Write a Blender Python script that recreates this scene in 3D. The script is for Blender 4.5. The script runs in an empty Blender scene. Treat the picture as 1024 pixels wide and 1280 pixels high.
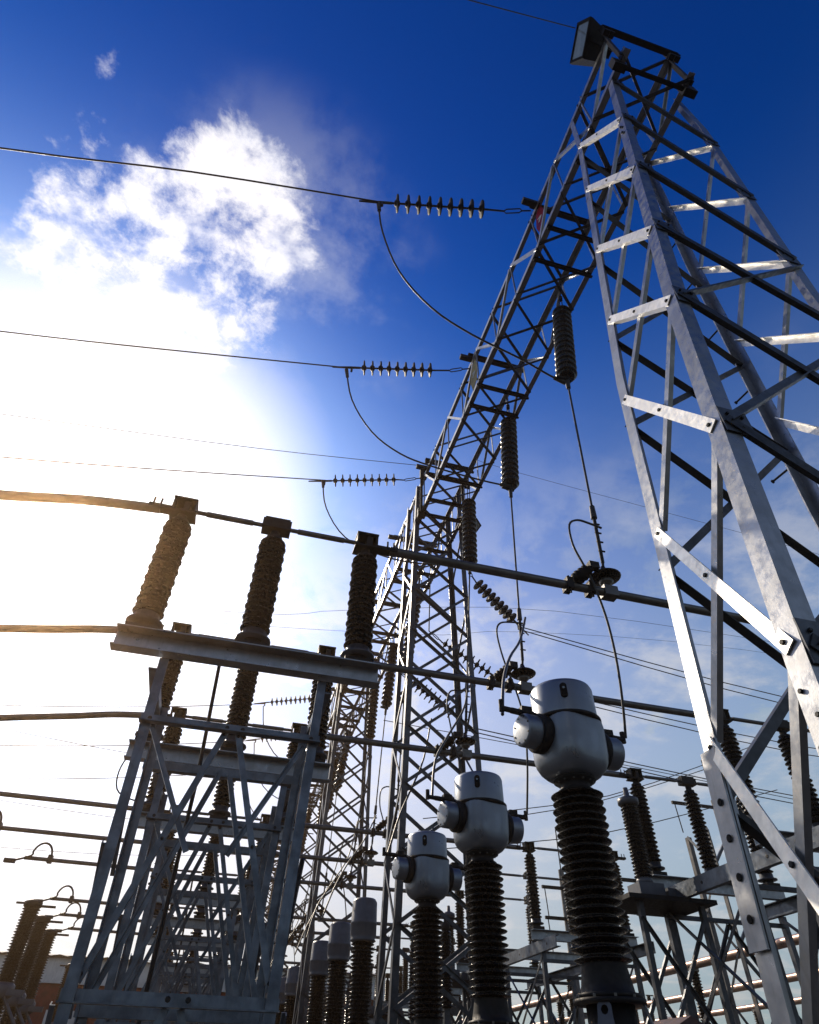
import bpy, math, random
from mathutils import Vector, Matrix
random.seed(7)
R = math.radians
sc = bpy.context.scene

# ------------------------------------------------------------------ camera
cam_d = bpy.data.cameras.new("camera")
cam = bpy.data.objects.new("camera", cam_d)
sc.collection.objects.link(cam)
F_PX, PITCH, AZ, ROLL = 790.0, R(42.9), R(15.0), R(1.2)
fw = Vector((math.sin(AZ)*math.cos(PITCH), math.cos(AZ)*math.cos(PITCH), math.sin(PITCH)))
r0 = Vector((math.cos(AZ), -math.sin(AZ), 0)); u0 = r0.cross(fw)
rt = r0*math.cos(ROLL) + u0*math.sin(ROLL); up = -r0*math.sin(ROLL) + u0*math.cos(ROLL)
m = Matrix((rt, up, -fw)).transposed().to_4x4(); m.translation = Vector((0, 0, 1.6))
cam.matrix_world = m
cam_d.sensor_fit = 'VERTICAL'; cam_d.sensor_height = 36.0
cam_d.lens = F_PX/1280*36.0
cam_d.clip_start = 0.05; cam_d.clip_end = 3000
sc.camera = cam

# ------------------------------------------------------------------ world, sun, exposure
SUN_EL, SUN_AZ = R(33.0), R(-21.5)          # azimuth from +Y towards +X
S = Vector((math.sin(SUN_AZ)*math.cos(SUN_EL), math.cos(SUN_AZ)*math.cos(SUN_EL), math.sin(SUN_EL)))
w = bpy.data.worlds.new("World"); sc.world = w; w.use_nodes = True
nt = w.node_tree; nt.nodes.clear()
def N(t, kind, **kw):
    n = t.nodes.new(kind)
    for k, v in kw.items(): setattr(n, k, v)
    return n
def mth(t, op, a, b=None, c=None, clamp=False):
    n = N(t, 'ShaderNodeMath', operation=op, use_clamp=clamp)
    for i, v in enumerate((a, b, c)):
        if v is None: continue
        if isinstance(v, (int, float)): n.inputs[i].default_value = v
        else: t.links.new(v, n.inputs[i])
    return n.outputs[0]
def mixc(t, f, a, b, mode='MIX'):
    n = N(t, 'ShaderNodeMix', data_type='RGBA', blend_type=mode)
    n.clamp_factor = True
    for i, v in ((0, f), (6, a), (7, b)):
        if isinstance(v, (int, float)): n.inputs[i].default_value = v
        elif isinstance(v, tuple): n.inputs[i].default_value = (*v, 1)
        else: t.links.new(v, n.inputs[i])
    return n.outputs[2]
def maprange(t, v, a, b, c=0.0, d=1.0, smooth=True):
    n = N(t, 'ShaderNodeMapRange', interpolation_type='SMOOTHSTEP' if smooth else 'LINEAR')
    t.links.new(v, n.inputs[0])
    for i, x in enumerate((a, b, c, d)): n.inputs[i+1].default_value = x
    return n.outputs[0]
def dotn(t, v, d):
    n = N(t, 'ShaderNodeVectorMath', operation='DOT_PRODUCT'); t.links.new(v, n.inputs[0]); n.inputs[1].default_value = d
    return n.outputs['Value']
def noise(t, v, scale, detail=6, rough=.55, dist=0.0, lac=2.0):
    n = N(t, 'ShaderNodeTexNoise'); t.links.new(v, n.inputs['Vector'])
    n.inputs['Scale'].default_value = scale; n.inputs['Detail'].default_value = detail
    n.inputs['Roughness'].default_value = rough; n.inputs['Distortion'].default_value = dist
    n.inputs['Lacunarity'].default_value = lac
    return n.outputs[0]
tc = N(nt, 'ShaderNodeTexCoord'); D = tc.outputs['Generated']
sky = N(nt, 'ShaderNodeTexSky', sky_type='NISHITA', sun_disc=False, sun_elevation=SUN_EL, sun_rotation=SUN_AZ,
        air_density=1.0, dust_density=0.6, ozone_density=3.0)
gam = N(nt, 'ShaderNodeGamma'); gam.inputs[1].default_value = 1.75
sk1 = mixc(nt, 1.0, sky.outputs[0], (.13, .13, .13), 'MULTIPLY')
nt.links.new(sk1, gam.inputs[0])
base = mixc(nt, 1.0, gam.outputs[0], mixc(nt, maprange(nt, dotn(nt, D, (0, 0, 1)), .70, .98), (.10, 1.38, 2.1), (.05, .95, 1.9)), 'MULTIPLY')
cs = dotn(nt, D, S)
csc = mth(nt, 'MAXIMUM', cs, 0.0)
# the bright aureole of hazy air round the sun
aur = mth(nt, 'ADD', mth(nt, 'MULTIPLY', mth(nt, 'POWER', csc, 18.0), .60), mth(nt, 'MULTIPLY', mth(nt, 'POWER', csc, 30.0), 1.3))
aurc = mixc(nt, 1.0, aur, (.95, .97, .97), 'MULTIPLY')
base = mixc(nt, 1.0, base, aurc, 'ADD')
sep = N(nt, 'ShaderNodeSeparateXYZ'); nt.links.new(D, sep.inputs[0]); DZ = sep.outputs[2]
# clouds lie on a flat layer overhead: project the view direction onto it
zc = mth(nt, 'ADD', mth(nt, 'MAXIMUM', DZ, 0.0), .12)
dv = N(nt, 'ShaderNodeVectorMath', operation='DIVIDE'); nt.links.new(D, dv.inputs[0])
cmb = N(nt, 'ShaderNodeCombineXYZ')
for i in range(3): nt.links.new(zc, cmb.inputs[i])
nt.links.new(cmb.outputs[0], dv.inputs[1]); CL = dv.outputs[0]
n1 = noise(nt, CL, 7.0, 12, .64, .15)
n2 = noise(nt, CL, 24.0, 8, .65, .3)
nn = mth(nt, 'ADD', mth(nt, 'MULTIPLY', n1, .75), mth(nt, 'MULTIPLY', n2, .25))
def blob(d, inner, outer):
    v = Vector(d).normalized()
    return maprange(nt, dotn(nt, D, v), math.cos(R(outer)), math.cos(R(inner)))
big = mth(nt, 'MAXIMUM', blob((-.262, .495, .83), 2, 12.5), mth(nt, 'MULTIPLY', blob((-.15, .415, .90), 1, 10), 1.0))
big = mth(nt, 'MAXIMUM', big, mth(nt, 'MULTIPLY', blob((-.17, .53, .83), .5, 9), .93))
big = mth(nt, 'MAXIMUM', big, mth(nt, 'MULTIPLY', blob((-.315, .282, .906), .1, 2.0), .72))
big = mth(nt, 'MAXIMUM', big, mth(nt, 'MULTIPLY', blob((-.33, .37, .87), .2, 4), .74))
nc = mth(nt, 'ADD', .5, mth(nt, 'MULTIPLY', mth(nt, 'SUBTRACT', nn, .5), 1.7))
cum = maprange(nt, mth(nt, 'ADD', nc, mth(nt, 'MULTIPLY', mth(nt, 'SUBTRACT', big, 1.0), .55)), .28, .54)
# thin veils, patchy, thicker low down and towards the sun
v1 = noise(nt, CL, 1.5, 9, .60, .8)
v2 = noise(nt, CL, 4.4, 8, .64, .5)
vv = mth(nt, 'ADD', mth(nt, 'MULTIPLY', v1, .55), mth(nt, 'MULTIPLY', v2, .45))
low = maprange(nt, DZ, .84, .40)
sunw = maprange(nt, cs, .885, .985)
veil = mth(nt, 'MULTIPLY', maprange(nt, mth(nt, 'ADD', vv, mth(nt, 'MULTIPLY', sunw, .16)), .42, .58), mth(nt, 'MAXIMUM', low, sunw))
veil = mth(nt, 'MULTIPLY', veil, .80, clamp=True)
hzn = maprange(nt, DZ, .90, .12, 0.0, .93)
veil = mth(nt, 'MAXIMUM', veil, hzn)
cb = mth(nt, 'ADD', .47, mth(nt, 'MULTIPLY', mth(nt, 'POWER', csc, 6.0), 1.3))       # clouds are brighter towards the sun
vtint = mixc(nt, maprange(nt, cs, .45, .95), (.80, 1.0, 1.07), (1.08, .98, .90))
vcol = mixc(nt, 1.0, cb, vtint, 'MULTIPLY')
ccol = mixc(nt, 1.0, mth(nt, 'ADD', .70, mth(nt, 'MULTIPLY', mth(nt, 'POWER', csc, 3.0), .7)), (.98, .96, 1.0), 'MULTIPLY')
base = mixc(nt, veil, base, vcol)
w1 = noise(nt, CL, 3.6, 12, .62, .15)
wreg = mth(nt, 'MAXIMUM', maprange(nt, DZ, .80, .42), mth(nt, 'MULTIPLY', blob((-.10, .50, .86), 4, 17), .45))
wisp = mth(nt, 'MULTIPLY', maprange(nt, w1, .47, .66), mth(nt, 'MULTIPLY', wreg, .62))
base = mixc(nt, wisp, base, mixc(nt, 1.0, mth(nt, 'ADD', .66, mth(nt, 'MULTIPLY', mth(nt, 'POWER', csc, 4.0), .6)), (.95, .96, 1.0), 'MULTIPLY'))
shade = maprange(nt, noise(nt, CL, 9.0, 8, .6, .15), .38, .62, .62, 1.08)
ccol = mixc(nt, 1.0, ccol, mixc(nt, shade, (.80, .86, 1.0), (1.0, 1.0, 1.0)), 'MULTIPLY')
gaps = maprange(nt, noise(nt, CL, 12.0, 10, .65, .2), .38, .52, .68, 1.0)
base = mixc(nt, mth(nt, 'MULTIPLY', cum, gaps), base, ccol)
bg = N(nt, 'ShaderNodeBackground'); nt.links.new(base, bg.inputs[0]); bg.inputs[1].default_value = 1.0
wo = N(nt, 'ShaderNodeOutputWorld'); nt.links.new(bg.outputs[0], wo.inputs[0])

sun_d = bpy.data.lights.new("sun", 'SUN'); sun_d.energy = 5.0; sun_d.angle = R(.5); sun_d.color = (1.0, .86, .68)
sun = bpy.data.objects.new("sun", sun_d); sc.collection.objects.link(sun)
sun.rotation_euler = S.to_track_quat('Z', 'Y').to_euler()
sc.view_settings.view_transform = 'Standard'; sc.view_settings.look = 'None'
sc.view_settings.exposure = 0.0; sc.view_settings.gamma = 1.0
try:
    sc.cycles.max_bounces = 5; sc.cycles.use_denoising = True
except Exception: pass

# ------------------------------------------------------------------ materials
def mat(name, col, rough=.5, metal=0.0, var=.25, scale=6.0, bump=0.0, bscale=60.0, streak=0.0, spec=.5, col2=None, coat=0.0):
    mt = bpy.data.materials.new(name); mt.use_nodes = True
    t = mt.node_tree; b = t.nodes['Principled BSDF']
    tcn = N(t, 'ShaderNodeTexCoord'); O = tcn.outputs['Object']
    n = noise(t, O, scale, 5, .6)
    c2 = col2 if col2 else tuple(c*(1-var) for c in col)
    c1 = tuple(min(1, c*(1+var*.5)) for c in col) if not col2 else col
    k = maprange(t, n, .36, .64)
    cc = mixc(t, k, c1, c2)
    if streak:
        mp = N(t, 'ShaderNodeMapping'); t.links.new(O, mp.inputs[0]); mp.inputs['Scale'].default_value = (1, 1, .08)
        s = maprange(t, noise(t, mp.outputs[0], 22, 4, .7), .5, .72)
        cc = mixc(t, mth(t, 'MULTIPLY', s, streak), cc, tuple(c*.35 for c in col))
    t.links.new(cc, b.inputs['Base Color'])
    rr = maprange(t, noise(t, O, scale*3.1, 4, .6), .3, .7, max(.03, rough-.1), min(1, rough+.12))
    t.links.new(rr, b.inputs['Roughness'])
    b.inputs['Metallic'].default_value = metal
    b.inputs['Specular IOR Level'].default_value = spec
    b.inputs['Coat Weight'].default_value = coat
    if bump:
        bn = N(t, 'ShaderNodeBump'); bn.inputs['Strength'].default_value = bump; bn.inputs['Distance'].default_value = .004
        t.links.new(noise(t, O, bscale, 4, .6), bn.inputs['Height']); t.links.new(bn.outputs[0], b.inputs['Normal'])
    return mt
M = dict(
    shaded_steel=mat('shaded_galvanised_steel', (.03, .032, .037), .5, .4, .3, 7, .1, 50, spec=.25),  # same galvanised steel, backlit shade of the near-column braces put into the colour
    sunlit_steel=mat('sunlit_galvanised_steel', (.66, .65, .62), .44, .55, .14, 9, .08, 70, .12),  # same galvanised steel, lightened to paint sunlight on the side-face braces
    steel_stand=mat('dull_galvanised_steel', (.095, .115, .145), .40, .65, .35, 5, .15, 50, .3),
    steel=mat('galvanised_steel', (.25, .26, .28), .37, .86, .14, 5, .10, 70, .22),
    steel_far=mat('dark_galvanised_steel', (.065, .072, .085), .45, .6, .3, 5, .1, 40, .2),  # darker steel for far structures; paints shade on some near-column braces and gussets
    dark_steel=mat('dark_painted_steel', (.012, .012, .014), .6, .0, .3, 8, spec=.2),
    bolt=mat('dark_bolt_steel', (.012, .012, .013), .5, .3, .2, 20, spec=.3),
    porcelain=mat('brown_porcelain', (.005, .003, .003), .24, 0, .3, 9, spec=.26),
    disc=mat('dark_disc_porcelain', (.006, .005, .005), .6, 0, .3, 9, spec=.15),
    alu=mat('dull_aluminium_tube', (.11, .105, .10), .42, .7, .25, 4, .1, 60),
    cable=mat('stranded_cable', (.03, .029, .028), .5, .5, .2, 10),
    silver=mat('silver_paint', (.175, .20, .24), .37, .66, .12, 1.3, .12, 140, .14),
    grey_cap=mat('grey_paint', (.085, .092, .11), .45, .2, .2, 3, .2, 80, .2, spec=.3),
    glass=mat('lamp_glass', (.16, .19, .21), .12, .2, .2, 6, coat=.6),
    black=mat('black_plastic', (.005, .005, .006), .65, 0, .2, 8, spec=.12),
    red=mat('red_enamel', (.30, .010, .02), .4, 0, .2, 9),
    yellow=mat('yellow_enamel', (.42, .32, .10), .4, 0, .2, 9),
    white=mat('white_paint', (.62, .62, .60), .6, 0, .12, 2, .1, 30, .35),
    brick=mat('dark_red_wall', (.16, .018, .014), .7, 0, .3, 3, .2, 40, .3),
    rust=mat('red_oxide_paint', (.06, .022, .018), .6, 0, .35, 6, .2, 50),
    roof=mat('pale_roof_sheet', (.34, .31, .27), .6, .1, .3, 3),
    gold=mat('copper_coloured_tube', (.36, .24, .19), .35, .7, .2, 4),  # copper base colour for the background tubes
    gravel=mat('dark_gravel', (.085, .08, .078), .9, 0, .5, 2.5, .9, 40, spec=.2),
    pole=mat('concrete_pole', (.16, .15, .14), .8, 0, .25, 5, .2, 40, .2),
)

# ------------------------------------------------------------------ helpers
def tag(o, label=None, cat=None, group=None, kind=None):
    if label: o['label'] = label
    if cat: o['category'] = cat
    if group: o['group'] = group
    if kind: o['kind'] = kind
    return o
def thing(name, loc, label, cat, group=None):
    o = bpy.data.objects.new(name, None); o.empty_display_size = .1
    sc.collection.objects.link(o); o.location = loc
    return tag(o, label, cat, group)
def kids(o): return [c for c in bpy.data.objects if c.parent == o]
CH = {}
def copy_tree(o, off=(0, 0, 0), parent=None):
    c = o.copy(); sc.collection.objects.link(c)
    if parent is not None: c.parent = parent
    else: c.location = Vector(o.location) + Vector(off)
    CH[c.name] = []
    for ch in CH.get(o.name, []):
        d = copy_tree(ch, parent=c); CH[c.name].append(d)
    return c
class MB:
    def __init__(s): s.v, s.f, s.sm, s.mi = [], [], [], []
    def add(s, vs, fs, smooth=False, mi=0):
        b = len(s.v); s.v += [Vector(x) for x in vs]
        s.f += [tuple(b+i for i in f) for f in fs]; s.sm += [smooth]*len(fs); s.mi += [mi]*len(fs)
        return s
    def box(s, c, size, rot=None, mi=0, bev=0.0):
        c = Vector(c); h = Vector(size)/2
        pts = [Vector((x, y, z)) for x in (-h.x, h.x) for y in (-h.y, h.y) for z in (-h.z, h.z)]
        if rot is not None: pts = [rot @ p for p in pts]
        return s.add([c+p for p in pts], [(0, 1, 3, 2), (4, 6, 7, 5), (0, 4, 5, 1), (2, 3, 7, 6), (0, 2, 6, 4), (1, 5, 7, 3)], mi=mi)
    def frame(s, a, b, hint):
        a, b = Vector(a), Vector(b); d = (b-a).normalized(); h = Vector(hint)
        n1 = h - d*h.dot(d)
        if n1.length < 1e-4: n1 = Vector((1, 0, 0)) - d*d.x
        n1.normalize(); return a, b, d, n1, d.cross(n1)
    def prism(s, a, b, prof, hint=(0, 0, 1), mi=0, smooth=False):
        a, b, d, n1, n2 = s.frame(a, b, hint); n = len(prof)
        vs = [a + n1*p[0] + n2*p[1] for p in prof] + [b + n1*p[0] + n2*p[1] for p in prof]
        fs = [(i, (i+1) % n, n+(i+1) % n, n+i) for i in range(n)]
        fs += [tuple(range(n-1, -1, -1)), tuple(range(n, 2*n))]
        return s.add(vs, fs, smooth, mi)
    def angle(s, a, b, wd=.1, t=.01, hint=(0, 0, 1), flip=1, mi=0):
        # an L section: one flange along the hint, the other square to it
        return s.prism(a, b, [(0, 0), (wd, 0), (wd, t*flip), (t, t*flip), (t, wd*flip), (0, wd*flip)], hint, mi)
    def channel(s, a, b, h=.25, wd=.1, t=.012, hint=(0, 0, 1), flip=1):
        k = flip
        return s.prism(a, b, [(-h/2, 0), (h/2, 0), (h/2, wd*k), (h/2-t, wd*k), (h/2-t, t*k), (-h/2+t, t*k), (-h/2+t, wd*k), (-h/2, wd*k)], hint)
    def bar(s, a, b, wd, t, hint=(0, 0, 1), mi=0):
        return s.prism(a, b, [(-wd/2, -t/2), (wd/2, -t/2), (wd/2, t/2), (-wd/2, t/2)], hint, mi)
    def tube(s, pts, r, seg=10, mi=0, cap=True):
        pts = [Vector(p) for p in pts]; rr = r if isinstance(r, (list, tuple)) else [r]*len(pts)
        vs, fs = [], []; n1 = None
        for i, p in enumerate(pts):
            d = (pts[min(i+1, len(pts)-1)] - pts[max(i-1, 0)]).normalized()
            if n1 is None:
                n1 = Vector((0, 0, 1)) if abs(d.z) < .9 else Vector((1, 0, 0))
            n1 = (n1 - d*n1.dot(d)).normalized(); n2 = d.cross(n1)
            for k in range(seg):
                an = 2*math.pi*k/seg; vs.append(p + (n1*math.cos(an) + n2*math.sin(an))*rr[i])
        for i in range(len(pts)-1):
            for k in range(seg):
                a = i*seg+k; b = i*seg+(k+1) % seg; fs.append((a, b, b+seg, a+seg))
        s.add(vs, fs, True, mi)
        if cap:
            n = len(pts)
            s.add([vs[k] for k in range(seg)], [tuple(range(seg-1, -1, -1))], False, mi)
            s.add([vs[(n-1)*seg+k] for k in range(seg)], [tuple(range(seg))], False, mi)
        return s
    def lathe(s, a, b, prof, seg=20, mi=0, smooth=True):
        # prof: (t along a->b in metres, radius)
        a, b, d, n1, n2 = s.frame(a, b, (1, 0, .001)); vs, fs = [], []
        for t, r in prof:
            for k in range(seg):
                an = 2*math.pi*k/seg; vs.append(a + d*t + (n1*math.cos(an) + n2*math.sin(an))*max(r, 1e-4))
        for i in range(len(prof)-1):
            for k in range(seg):
                x = i*seg+k; y = i*seg+(k+1) % seg; fs.append((x, y, y+seg, x+seg))
        fs.append(tuple(range(seg-1, -1, -1))); fs.append(tuple((len(prof)-1)*seg+k for k in range(seg)))
        return s.add(vs, fs, smooth, mi)
    def hole(s, c, n, r=.022, t=.006, seg=8, mi=0):
        n = Vector(n).normalized(); return s.lathe(Vector(c), Vector(c)+n, [(0, r), (t, r), (t+.002, r*.8)], seg, mi, False)
    def build(s, name, m, parent=None, origin=None):
        me = bpy.data.meshes.new(name)
        root = parent
        while root is not None and root.parent is not None: root = root.parent
        off = Vector(root.location) if root is not None else (Vector(origin) if origin is not None else Vector((0, 0, 0)))
        me.from_pydata([v-off for v in s.v], [], s.f)
        for x in (m if isinstance(m, (list, tuple)) else [m]): me.materials.append(M[x])
        me.polygons.foreach_set('use_smooth', s.sm); me.polygons.foreach_set('material_index', s.mi)
        me.update(); me.validate()
        o = bpy.data.objects.new(name, me); sc.collection.objects.link(o)
        if parent is not None:
            o.parent = parent; CH.setdefault(parent.name, []).append(o)
        else: o.location = off
        CH.setdefault(o.name, [])
        return o
def solo(mb, name, m, label, cat, group=None, origin=None, kind=None):
    return tag(mb.build(name, m, None, origin), label, cat, group, kind)
def lerp(a, b, t): return tuple(a[i]+(b[i]-a[i])*t for i in range(len(a)))
def smooth_pts(p, n=5):
    p = [Vector(x) for x in p]; out = []
    for i in range(len(p)-1):
        p0, p1, p2, p3 = p[max(i-1, 0)], p[i], p[i+1], p[min(i+2, len(p)-1)]
        for k in range(n):
            t = k/n
            out.append(.5*((2*p1) + (-p0+p2)*t + (2*p0-5*p1+4*p2-p3)*t*t + (-p0+3*p1-3*p2+p3)*t**3))
    return out+[p[-1]]
def sheds(L, r, n, core=.6, alt=1.0):
    # porcelain profile with n sheds over length L
    pr = [(0, r*core)]; p = L/n
    for i in range(n):
        q = r if i % 2 == 0 else r*alt
        z = i*p
        pr += [(z+p*.22, r*core), (z+p*.36, q*.90), (z+p*.48, q), (z+p*.60, q*.97), (z+p*.84, r*core*1.06)]
    return pr+[(L, r*core)]
def mirrored_sheds(L, r, n, core=.6, alt=1.0):
    return [(L-t, q) for t, q in reversed(sheds(L, r, n, core, alt))]

BAY = 11.1
BAYW = ['nearest bay', 'second bay from the camera', 'third bay from the camera', 'fourth bay from the camera', 'fifth bay from the camera']
PHY = (5.96, 8.76, 11.65)
PHW = ('near', 'middle', 'far')

# ------------------------------------------------------------------ the setting: ground
g = MB(); g.add([(-600, -600, 0), (600, -600, 0), (600, 600, 0), (-600, 600, 0)], [(0, 1, 2, 3)])
g = g.build('ground', 'gravel'); g['kind'] = 'structure'

# ------------------------------------------------------------------ near gantry column
def pl(table, z):
    for (z0, x0), (z1, x1) in zip(table, table[1:]):
        if z <= z1: return x0+(x1-x0)*(z-z0)/(z1-z0)
    return table[-1][1]
LEG = {  # corner: (z, x) table, y
    'P': (((0, 1.98), (3, 2.21), (6.2, 2.57), (13.9, 3.76), (14.1, 3.79)), 1.8),
    'Q': (((0, 2.28), (3.2, 2.48), (6.5, 2.74), (13.7, 3.66), (15.2, 3.76)), 2.87),
    'R': (((0, 3.95), (7.2, 4.39), (12.6, 5.10), (13.9, 5.12), (14.2, 5.12)), 1.8),
    'S': (((0, 4.2), (5.3, 4.38), (9.9, 4.68), (14.0, 5.08), (15.2, 5.1)), 2.87)}
def lp(k, z, inx=0.0, iny=0.0):
    t, y = LEG[k]
    return (pl(t, z)+inx*(1 if k in 'PQ' else -1), y+iny*(1 if k in 'PR' else -1), z)
col = thing('gantry_column', (3.2, 2.3, 0), 'bright galvanised lattice steel column, the nearest one, filling the right side', 'steel column', 'lattice columns carrying the gantry')
for k in 'PQRS':
    mb = MB(); t, y = LEG[k]
    sx = 1 if k in 'PQ' else -1; sy = 1 if k in 'PR' else -1
    wd = .12 if k in 'PR' else .11
    for (z0, x0), (z1, x1) in zip(t, t[1:]):
        a, b = Vector((x0, y, z0)), Vector((x1, y, z1))
        th = .013
        pr = [(0, 0), (wd*sx, 0), (wd*sx, th*sy), (th*sx, th*sy), (th*sx, wd*sy), (0, wd*sy)]
        vs = [Vector((a.x+p, a.y+q, a.z)) for p, q in pr]+[Vector((b.x+p, b.y+q, b.z)) for p, q in pr]
        n = 6; mb.add(vs, [(i, (i+1) % n, n+(i+1) % n, n+i) for i in range(n)])
    lg = mb.build('leg', 'steel', col)
    if k == 'Q':
        sb = MB()
        sb.prism(lp('Q', 2.1, -.016), lp('Q', 3.0, -.016), [(0, 0), (.012, 0), (.012, .12), (0, .12)], (-1, 0, .2))
        for i in range(4):
            z = 2.22+.17*i; sb.hole((pl(t, z)-.034, y-.065, z), (-1, 0, 0), .019, .001, 12, 1)
        sb.build('splice_plate', ['steel', 'black'], col)
    if k == 'P':
        sb = MB()
        for i in range(4):
            z = 2.50+.12*i; sb.hole((pl(t, z)-.002, y+.05+.04*(i % 2), z), (-1, 0, 0), .011, .008, 8)
        for i in range(4):
            z = 10.9+.13*i; sb.hole((pl(t, z)-.002, y+.05+.03*(i % 2), z), (-1, 0, 0), .018, .012, 8)
        sb.build('bolt', 'bolt', lg)
for i in range(16):
    z = 2.2+i*.62; x = pl(LEG['S'][0], z); mb = MB(); s_ = 1 if i % 2 else -1
    a = Vector((x-.02, 2.89, z)); b = a+Vector((.20 if s_ > 0 else -.03, .02 if s_ > 0 else .2, 0))
    mb.tube([a, b], .011, 6); mb.lathe(b, b+(b-a), [(0, .02), (.014, .02)], 6, smooth=False)
    mb.build('step_bolt', 'dark_steel', col)
HP = [15.1, 13.72, 11.58, 9.42, 7.62, 6.2, 4.6, 3.05, 1.6, .3]
def brace(par, a, b, wd, nrm, m='steel', t=.009, flip=1, bolts=False, name='brace'):
    nrm = Vector(nrm); a, b = Vector(a), Vector(b); d = (b-a).normalized()
    ip = d.cross(nrm).normalized()                    # in-plane direction across the member
    mb = MB()
    a2, b2 = a-ip*wd/2, b-ip*wd/2
    pr = [(0, 0), (wd, 0), (wd, -t), (t, -t), (t, -wd*.8), (0, -wd*.8)]
    vs = [q+ip*p+nrm*r_ for q in (a2, b2) for p, r_ in pr]
    mb.add(vs, [(i, (i+1) % 6, 6+(i+1) % 6, 6+i) for i in range(6)]+[(5, 4, 3, 2, 1, 0), (6, 7, 8, 9, 10, 11)])
    if bolts:
        L = (b-a).length
        for q in ((.05/L), .5, 1-.05/L):
            mb.hole(a.lerp(b, q)+nrm*.001, nrm, .014, .010, 6, 1)
    return mb.build(name, [m, 'bolt'], par)
# left face (P-Q) and right face (R-S): doubled zigzag, wide members in the sunlit colour
for i in range(1, len(HP)):
    zq, zp = HP[i-1], HP[i]
    if i >= 2 or True:
        if zp < 13.6:
            brace(col, lp('P', zp, -.012, .06), lp('Q', zq if zq < 14.9 else 15.0, -.012, .06), .085 if i < 7 else .075, (-1, 0, 0), 'sunlit_steel', bolts=True)
            brace(col, lp('R', zp+.3, -.004, .06), lp('S', min(zq+.3, 15.0), -.004, .06), .072, (1, 0, 0), 'sunlit_steel')
    if i+1 < len(HP):
        z2 = HP[i+1]
        if zp < 13.7:
            brace(col, lp('P', zp, .014, .08), lp('Q', z2, .014, .08), .05, (-1, 0, 0), flip=1)
            brace(col, lp('R', zp+.3, .016, .08), lp('S', z2+.3, .016, .08), .048, (-1, 0, 0))
# near face (P-R) and far face (Q-S): braces coloured dark for their shade
HN = [13.72, 11.58, 9.42, 7.62, 6.2, 4.6, 3.05, 1.6]
for i in range(len(HN)-1):
    a, b = HN[i], HN[i+1]
    wd = .082
    for k_, z_, sg in (('P', a, 1), ('R', b+.25, -1)):
        gp = MB(); q_ = lp(k_, z_, .10, -.010)
        gp.box(q_, (.20, .008, .22))
        for e_ in ((-.05, .05), (.05, .04), (.02, -.06)): gp.hole((q_[0]+e_[0], q_[1]-.005, q_[2]+e_[1]), (0, -1, 0), .011, .012, 6, 1)
        gp.build('gusset_plate', ['steel_far', 'bolt'], col)
    brace(col, lp('P', a, .03, -.026), lp('R', b+.25, .03, -.026), wd, (0, -1, 0), 'shaded_steel')
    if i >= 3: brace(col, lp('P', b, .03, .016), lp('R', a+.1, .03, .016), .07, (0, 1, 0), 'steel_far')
    brace(col, lp('Q', a-.3, .03, -.012), lp('S', b-.1, .03, -.012), .085, (0, 1, 0), 'shaded_steel')
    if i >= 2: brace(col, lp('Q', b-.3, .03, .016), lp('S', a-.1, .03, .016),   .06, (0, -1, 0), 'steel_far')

# ------------------------------------------------------------------ far gantry columns
def std_column(y0):
    c = thing('gantry_column', (4.3, y0+.55, 0), 'x-braced lattice column behind the three silver transformers, second from the camera', 'steel column', 'lattice columns carrying the gantry')
    XL = lambda z: 3.22+.030*z; XR = lambda z: 5.32-.018*z
    YA, YB = y0, y0+1.1
    L = [(XL, YA, 1, 1), (XR, YA, -1, 1), (XL, YB, 1, -1), (XR, YB, -1, -1)]
    for fx, y, sx, sy in L:
        mb = MB(); wd, th = .13, .014
        pr = [(0, 0), (wd*sx, 0), (wd*sx, th*sy), (th*sx, th*sy), (th*sx, wd*sy), (0, wd*sy)]
        vs = [Vector((fx(z)+p, y+q, z)) for z in (0, 15.15) for p, q in pr]
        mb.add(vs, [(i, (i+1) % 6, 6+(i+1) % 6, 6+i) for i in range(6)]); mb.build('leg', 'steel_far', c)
    n = 11; H = [.2+i*(13.8-.2)/n for i in range(n+1)]
    for i in range(n):
        a, b = H[i], H[i+1]
        for y, s_ in ((YA, -1), (YB, 1)):
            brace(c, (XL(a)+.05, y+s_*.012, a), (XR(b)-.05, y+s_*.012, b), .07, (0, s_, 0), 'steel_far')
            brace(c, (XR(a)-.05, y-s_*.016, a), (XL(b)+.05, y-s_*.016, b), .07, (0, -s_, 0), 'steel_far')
        for fx, s_ in ((XL, -1), (XR, 1)):
            p, q = (YA, YB) if i % 2 else (YB, YA)
            brace(c, (fx(a)+s_*.012, p, a), (fx(b)+s_*.012, q, b), .06, (s_, 0, 0), 'steel_far')
    return c
col2 = std_column(12.9)

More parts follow.
